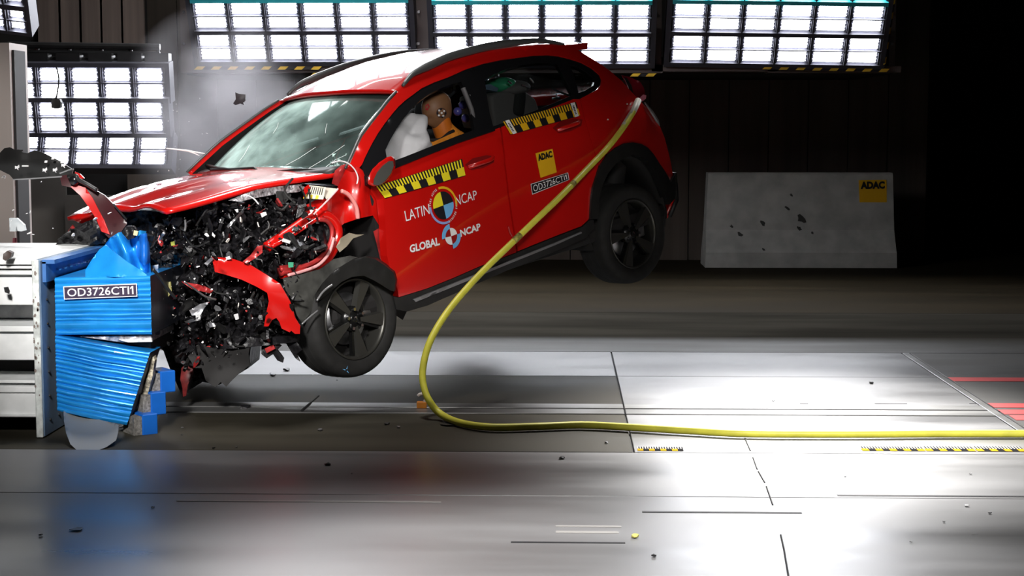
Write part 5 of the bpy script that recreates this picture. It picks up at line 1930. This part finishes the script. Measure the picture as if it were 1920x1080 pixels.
for i0, i1 in ((52, 54), (36, 37)):
    bm = bmesh.new()
    tube(bm, sp2[i0:i1 + 1], .0202, 12)
    obj('dark_wrap', bm, WRAPM, hs, True)

# orange tow hook
c = on_floor(793, 766)
th = thing('tow_hook', 'small orange block with pale hook on the track rail beside the hose', 'hook', c)
bm = bmesh.new(); box(bm, (c.x - .034, c.y - .02, .004), (c.x + .022, c.y + .02, .040)); bevel(bm, .004, 2); obj('block', bm, mat('orange_block', (.80, .27, .02), .5), th)
bm = bmesh.new(); tube(bm, smooth_path([Vector((c.x + .006, c.y, .035)), Vector((c.x + .016, c.y, .062)), Vector((c.x + .004, c.y, .082)), Vector((c.x - .018, c.y, .082)), Vector((c.x - .028, c.y, .072))], 4), .008, 8); obj('hook', bm, mat('pale_hook', (.75, .68, .62), .4), th, True)

# single pieces in the air
def flyer(name, label, cat, px, Y, m, thick=.02, crumple=.02, group=None, step=5):
    bm = sheet(None, px, lambda a, b: Y, m, None, thick, crumple, 18, step, local=False)
    return solo(name, bm, m, label, cat, group)


fb = thing('connector_box', 'black connector box dangling from a broken cable before the left lamp panels', 'fragment', at(103, 193, 10.5))
bm = sheet(None, [(96, 188), (103, 183), (112, 186), (114, 192), (113, 202), (104, 204), (96, 202)], lambda a, b: 10.5, BLK, None, .04, .01, 18, 5, local=False); obj('box', bm, BLK, fb)
bm = bmesh.new(); tube(bm, smooth_path([at(106, 126, 10.5), at(110, 145, 10.5), at(109, 165, 10.5), at(105, 186, 10.5)], 5), .005, 6); obj('cable', bm, BLK, fb, True)
flyer('plastic_square', 'square black plastic piece flying before the grey haze', 'fragment', [(441, 173), (449, 176), (460, 177), (460, 188), (456, 192), (458, 197), (450, 194), (441, 197), (437, 194), (442, 186)], 10.6, mat('purple_black_plastic', (.03, .022, .028), .5), .02)
sl = thing('forked_splinter', 'thin white forked splinter flying between lamp panels and bonnet', 'fragment', at(350, 285, 10.0))
for a, b, r in (((312, 278), (384, 288), .006), ((350, 283), (374, 292), .004)):
    bm = bmesh.new(); tube(bm, [at(*a, 10), at((a[0] + b[0]) / 2, (a[1] + b[1]) / 2 - 1, 10), at(*b, 10)], [r * .5, r, r * .5], 6); obj('splinter', bm, WHT, sl)
flyer('white_chunk', 'white torn chunk flying in front of the pillar above the white beams', 'fragment', [(17, 409), (31, 409), (45, 422), (47, 432), (40, 434), (33, 433), (31, 424), (29, 434), (18, 434)], 9.6, mat('pale_blue_white', (.62, .66, .68), .5), .03)
flyer('black_leaf', 'small black leaf shaped scrap on the white beam at left', 'fragment', [(7, 539), (15, 538), (18, 546), (17, 551), (9, 548)], 8.27, BLK, .006, 0)
flyer('white_clip', 'white clip flying in front of the grey pillar', 'fragment', [(2, 334), (6, 329), (10, 330), (9, 335), (6, 332)], 9.4, WHT, .01, 0)
flyer('red_scrap', 'dull red scrap falling beside the pillar above the white beams', 'fragment', [(24, 446), (31, 446), (32, 470), (26, 476), (23, 460)], 9.8, mat('dull_red_scrap', (.16, .02, .03), .5), .01, .01)
flyer('brown_fitting', 'dark brown fitting flying just above the white beams at the left edge', 'fragment', [(6, 476), (14, 470), (22, 474), (20, 482), (10, 489), (5, 486)], 8.26, mat('brown_fitting', (.06, .04, .035), .5), .04)

# fragments that nothing tells apart: one mesh each
def fragment(label, group, px, py, Y, s, m, name='fragment'):
    bm = bmesh.new()
    jag(bm, at(px, py, Y), s, rnd, 0, .25)
    return solo(name, bm, m, label, 'fragment', group)


rnd.seed(21)


def where(px, py):
    if px < 335: return 'beside the blue barrier'
    if py < 440: return 'just below the bonnet edge'
    if py > 590: return 'low above the torn undertray'
    if px > 480: return 'around the torn red wing strip'
    return 'in the middle of the crushed front'


def named(px, py, s, lim, m, noun):
    tone = {'white_plastic': 'white', 'torn_aluminium': 'silvery', 'cream_chip': 'cream', 'crushed_black_plastic': 'rough black', 'black_plastic': 'black', 'gloss_black_trim': 'glossy black'}[m.name.split('.')[0]]
    l = '%s %s %s flying %s' % ('larger' if s > lim else 'small', tone, noun, where(px, py))
    return l, '%s %ss %s' % (tone, noun, where(px, py))


CRM = mat('cream_chip', (.7, .66, .6), .5)
mats_w = (WHT, WHT, ALU, CRM)
for k in range(105):
    px, py = pick(front_poly)
    if inside((px, py), STRIP) and k % 6: continue
    s_ = .003 + .019 * rnd.random() ** 3
    m_ = rnd.choice(mats_w)
    l_, g_ = named(px, py, s_, .010, m_, 'chip')
    fragment(l_, g_, px, py, rnd.uniform(8.6, 8.8), s_, m_, 'pale_chip')
for k in range(70):
    px, py = pick(front_poly)
    if inside((px, py), STRIP): continue
    s_ = .008 + .032 * rnd.random() ** 2
    m_ = rnd.choice((BLKM, BLKM, BLK, BLKG))
    l_, g_ = named(px, py, s_, .022, m_, 'plastic piece')
    fragment(l_, g_, px, py, rnd.uniform(8.6, 8.85), s_, m_, 'dark_piece')
for k in range(26):
    px, py = rnd.gauss(352, 30), rnd.gauss(290, 60)
    if px > 395 or py > 380: continue
    fragment('tiny white crumb flying in the air left of the windscreen', 'white crumbs left of the windscreen', px, py, rnd.uniform(9.4, 10), rnd.uniform(.003, .007), WHT, 'white_crumb')
for px, py, s in ((57, 397, .014), (56, 437, .018), (62, 440, .010), (100, 428, .014), (137, 440, .016), (180, 410, .015), (25, 394, .012), (50, 400, .008), (20, 414, .01), (205, 400, .014), (77, 341, .008), (210, 437, .010)):
    fragment('small white fragment flying above the blue barrier plate', 'white fragments above the barrier', px, py, 9.0, s, WHT, 'white_fragment')
for px, py, s in ((118, 452, .04), (132, 440, .05), (150, 445, .05), (168, 440, .04), (95, 468, .03), (110, 470, .035), (185, 445, .035), (142, 458, .04)):
    fragment('dark broken piece above the blue channel of the barrier', 'dark pieces above the blue channel', px, py, 9.55, s, rnd.choice((BLKM, BLK)), 'dark_piece')
# on the floor
def litter(label, px, py, s, m, name='floor_scrap', group=None, flat_=1):
    c = on_floor(px, py, .004)
    bm = bmesh.new()
    n = rnd.randint(5, 8)
    top = []; bot = []
    for k in range(n):
        a = 2 * PI * k / n
        r = rnd.uniform(.55, 1)
        p = Vector((c.x + s * r * math.cos(a), c.y + s * 1.2 * r * math.sin(a), .004))
        bot.append(bm.verts.new(p)); top.append(bm.verts.new(p + Vector((0, 0, s * rnd.uniform(.1, .5) * flat_))))
    bm.faces.new(top); bm.faces.new(bot[::-1])
    for k in range(n): bm.faces.new((bot[k], bot[(k + 1) % n], top[(k + 1) % n], top[k]))
    return solo(name, bm, m, label, 'scrap', group)


litter('black broken clip on the track rail below the wrecked front', 460, 764, .040, BLKM)
litter('long black smear of rubber on the floor beside the yellow hose bend', 842, 795, .07, BLK, flat_=.2)
litter('small black crumb on the floor left of the hose bend', 725, 795, .018, BLK)
litter('pale grey bolt on the dark floor plate left of the hose bend', 747, 801, .014, STEEL)
litter('pale grey bolt on the dark floor plate below the front wheel', 600, 806, .016, STEEL)
litter('black chip on the floor front plate below the car', 615, 871, .018, BLK)
litter('black chip on the bright floor nearest the hose', 1053, 859, .018, BLK)
litter('flat dark scrap on the floor at the lower left', 144, 992, .035, BLK, flat_=.2)
litter('tiny dark crumb left of the flat dark scrap at lower left', 76, 1003, .010, BLK)
litter('tiny dark crumb on the floor by the blue reflection', 286, 951, .008, BLK)
litter('yellow bent scrap on the bright floor beside the grey tape', 1189, 1006, .020, mat('dull_yellow_scrap', (.5, .45, .12), .6))
litter('small dark scrap in the bright foreground', 1226, 1042, .014, BLK)
litter('black chip on the bright floor between track rail and grey strip', 1634, 718, .020, BLK)
litter('dark chip on the plate near the black joint', 1137, 830, .012, BLK)
litter('small brown chip on the lit floor behind the wheel', 512, 704, .02, BLK)
litter('black ring shaped scrap on the lit floor left of the front wheel', 538, 694, .028, BLK)
litter('tiny dark crumb on the bright floor behind the checker scale', 1585, 892, .010, BLK)
litter('small pale crumb on the grey floor at right', 1813, 948, .012, WHT)
litter('tiny dark crumb on the grey floor at right', 1856, 962, .009, BLK)
for px, py in ((342, 802), (341, 815), (400, 840), (444, 838), (660, 888), (1708, 1016), (1770, 978), (1820, 888), (1790, 700), (1450, 752), (632, 713), (588, 703), (507, 700)):
    litter('tiny crumb of debris lying on the hall floor', px, py, rnd.uniform(.006, .011), rnd.choice((BLK, GRY, STEEL)), 'floor_crumb', 'tiny crumbs on the hall floor')
bm = bmesh.new(); tube(bm, smooth_path([on_floor(566, 770, .01), on_floor(580, 758, .03), on_floor(598, 742, .06)], 4), [.008] * 5 + [.004] * 4, 6)
solo('bent_strip', bm, BLK, 'thin dark bent strip standing on the track rail below the front wheel', 'scrap')

# grey smoke behind the bonnet
def smoke(name, label, px, py, Y, rx, ry, rz, dens):
    m = bpy.data.materials.new('smoke_' + name)
    m.use_nodes = True
    nt = m.node_tree
    for n in list(nt.nodes): nt.nodes.remove(n)
    out = nt.nodes.new('ShaderNodeOutputMaterial')
    v = nt.nodes.new('ShaderNodeVolumePrincipled')
    v.inputs['Color'].default_value = (.8, .78, .82, 1)
    v.inputs['Anisotropy'].default_value = .3
    tc = nt.nodes.new('ShaderNodeTexCoord')
    nz = nt.nodes.new('ShaderNodeTexNoise'); nz.inputs['Scale'].default_value = 2.2; nz.inputs['Detail'].default_value = 4
    nt.links.new(tc.outputs['Object'], nz.inputs['Vector'])
    ln = nt.nodes.new('ShaderNodeVectorMath'); ln.operation = 'LENGTH'
    dv = nt.nodes.new('ShaderNodeVectorMath'); dv.operation = 'DIVIDE'; dv.inputs[1].default_value = (rx, ry, rz)
    nt.links.new(tc.outputs['Object'], dv.inputs[0]); nt.links.new(dv.outputs[0], ln.inputs[0])
    mr = nt.nodes.new('ShaderNodeMapRange'); mr.inputs['From Min'].default_value = 1; mr.inputs['From Max'].default_value = .15; mr.inputs['To Min'].default_value = 0; mr.inputs['To Max'].default_value = 1
    nt.links.new(ln.outputs['Value'], mr.inputs[0])
    m2 = nt.nodes.new('ShaderNodeMapRange'); m2.inputs['From Min'].default_value = .38; m2.inputs['From Max'].default_value = .7
    nt.links.new(nz.outputs[0], m2.inputs[0])
    mu = nt.nodes.new('ShaderNodeMath'); mu.operation = 'MULTIPLY'
    nt.links.new(mr.outputs[0], mu.inputs[0]); nt.links.new(m2.outputs[0], mu.inputs[1])
    m3 = nt.nodes.new('ShaderNodeMath'); m3.operation = 'MULTIPLY'; m3.inputs[1].default_value = dens
    nt.links.new(mu.outputs[0], m3.inputs[0]); nt.links.new(m3.outputs[0], v.inputs['Density'])
    nt.links.new(v.outputs[0], out.inputs['Volume'])
    bm = bmesh.new(); bmesh.ops.create_icosphere(bm, subdivisions=3, radius=1, matrix=Matrix.Diagonal((rx, ry, rz, 1)))
    bmesh.ops.translate(bm, verts=bm.verts[:], vec=at(px, py, Y))
    o = solo(name, bm, m, label, 'smoke')
    tag(o, kind='stuff')
    return o


smoke('smoke', 'faint grey smoke rising behind the bonnet below the left lamp bank', 405, 215, 12.6, .75, .7, .85, 2.0)

for o in list(SC.objects):
    if '_loc' in o: del o['_loc']
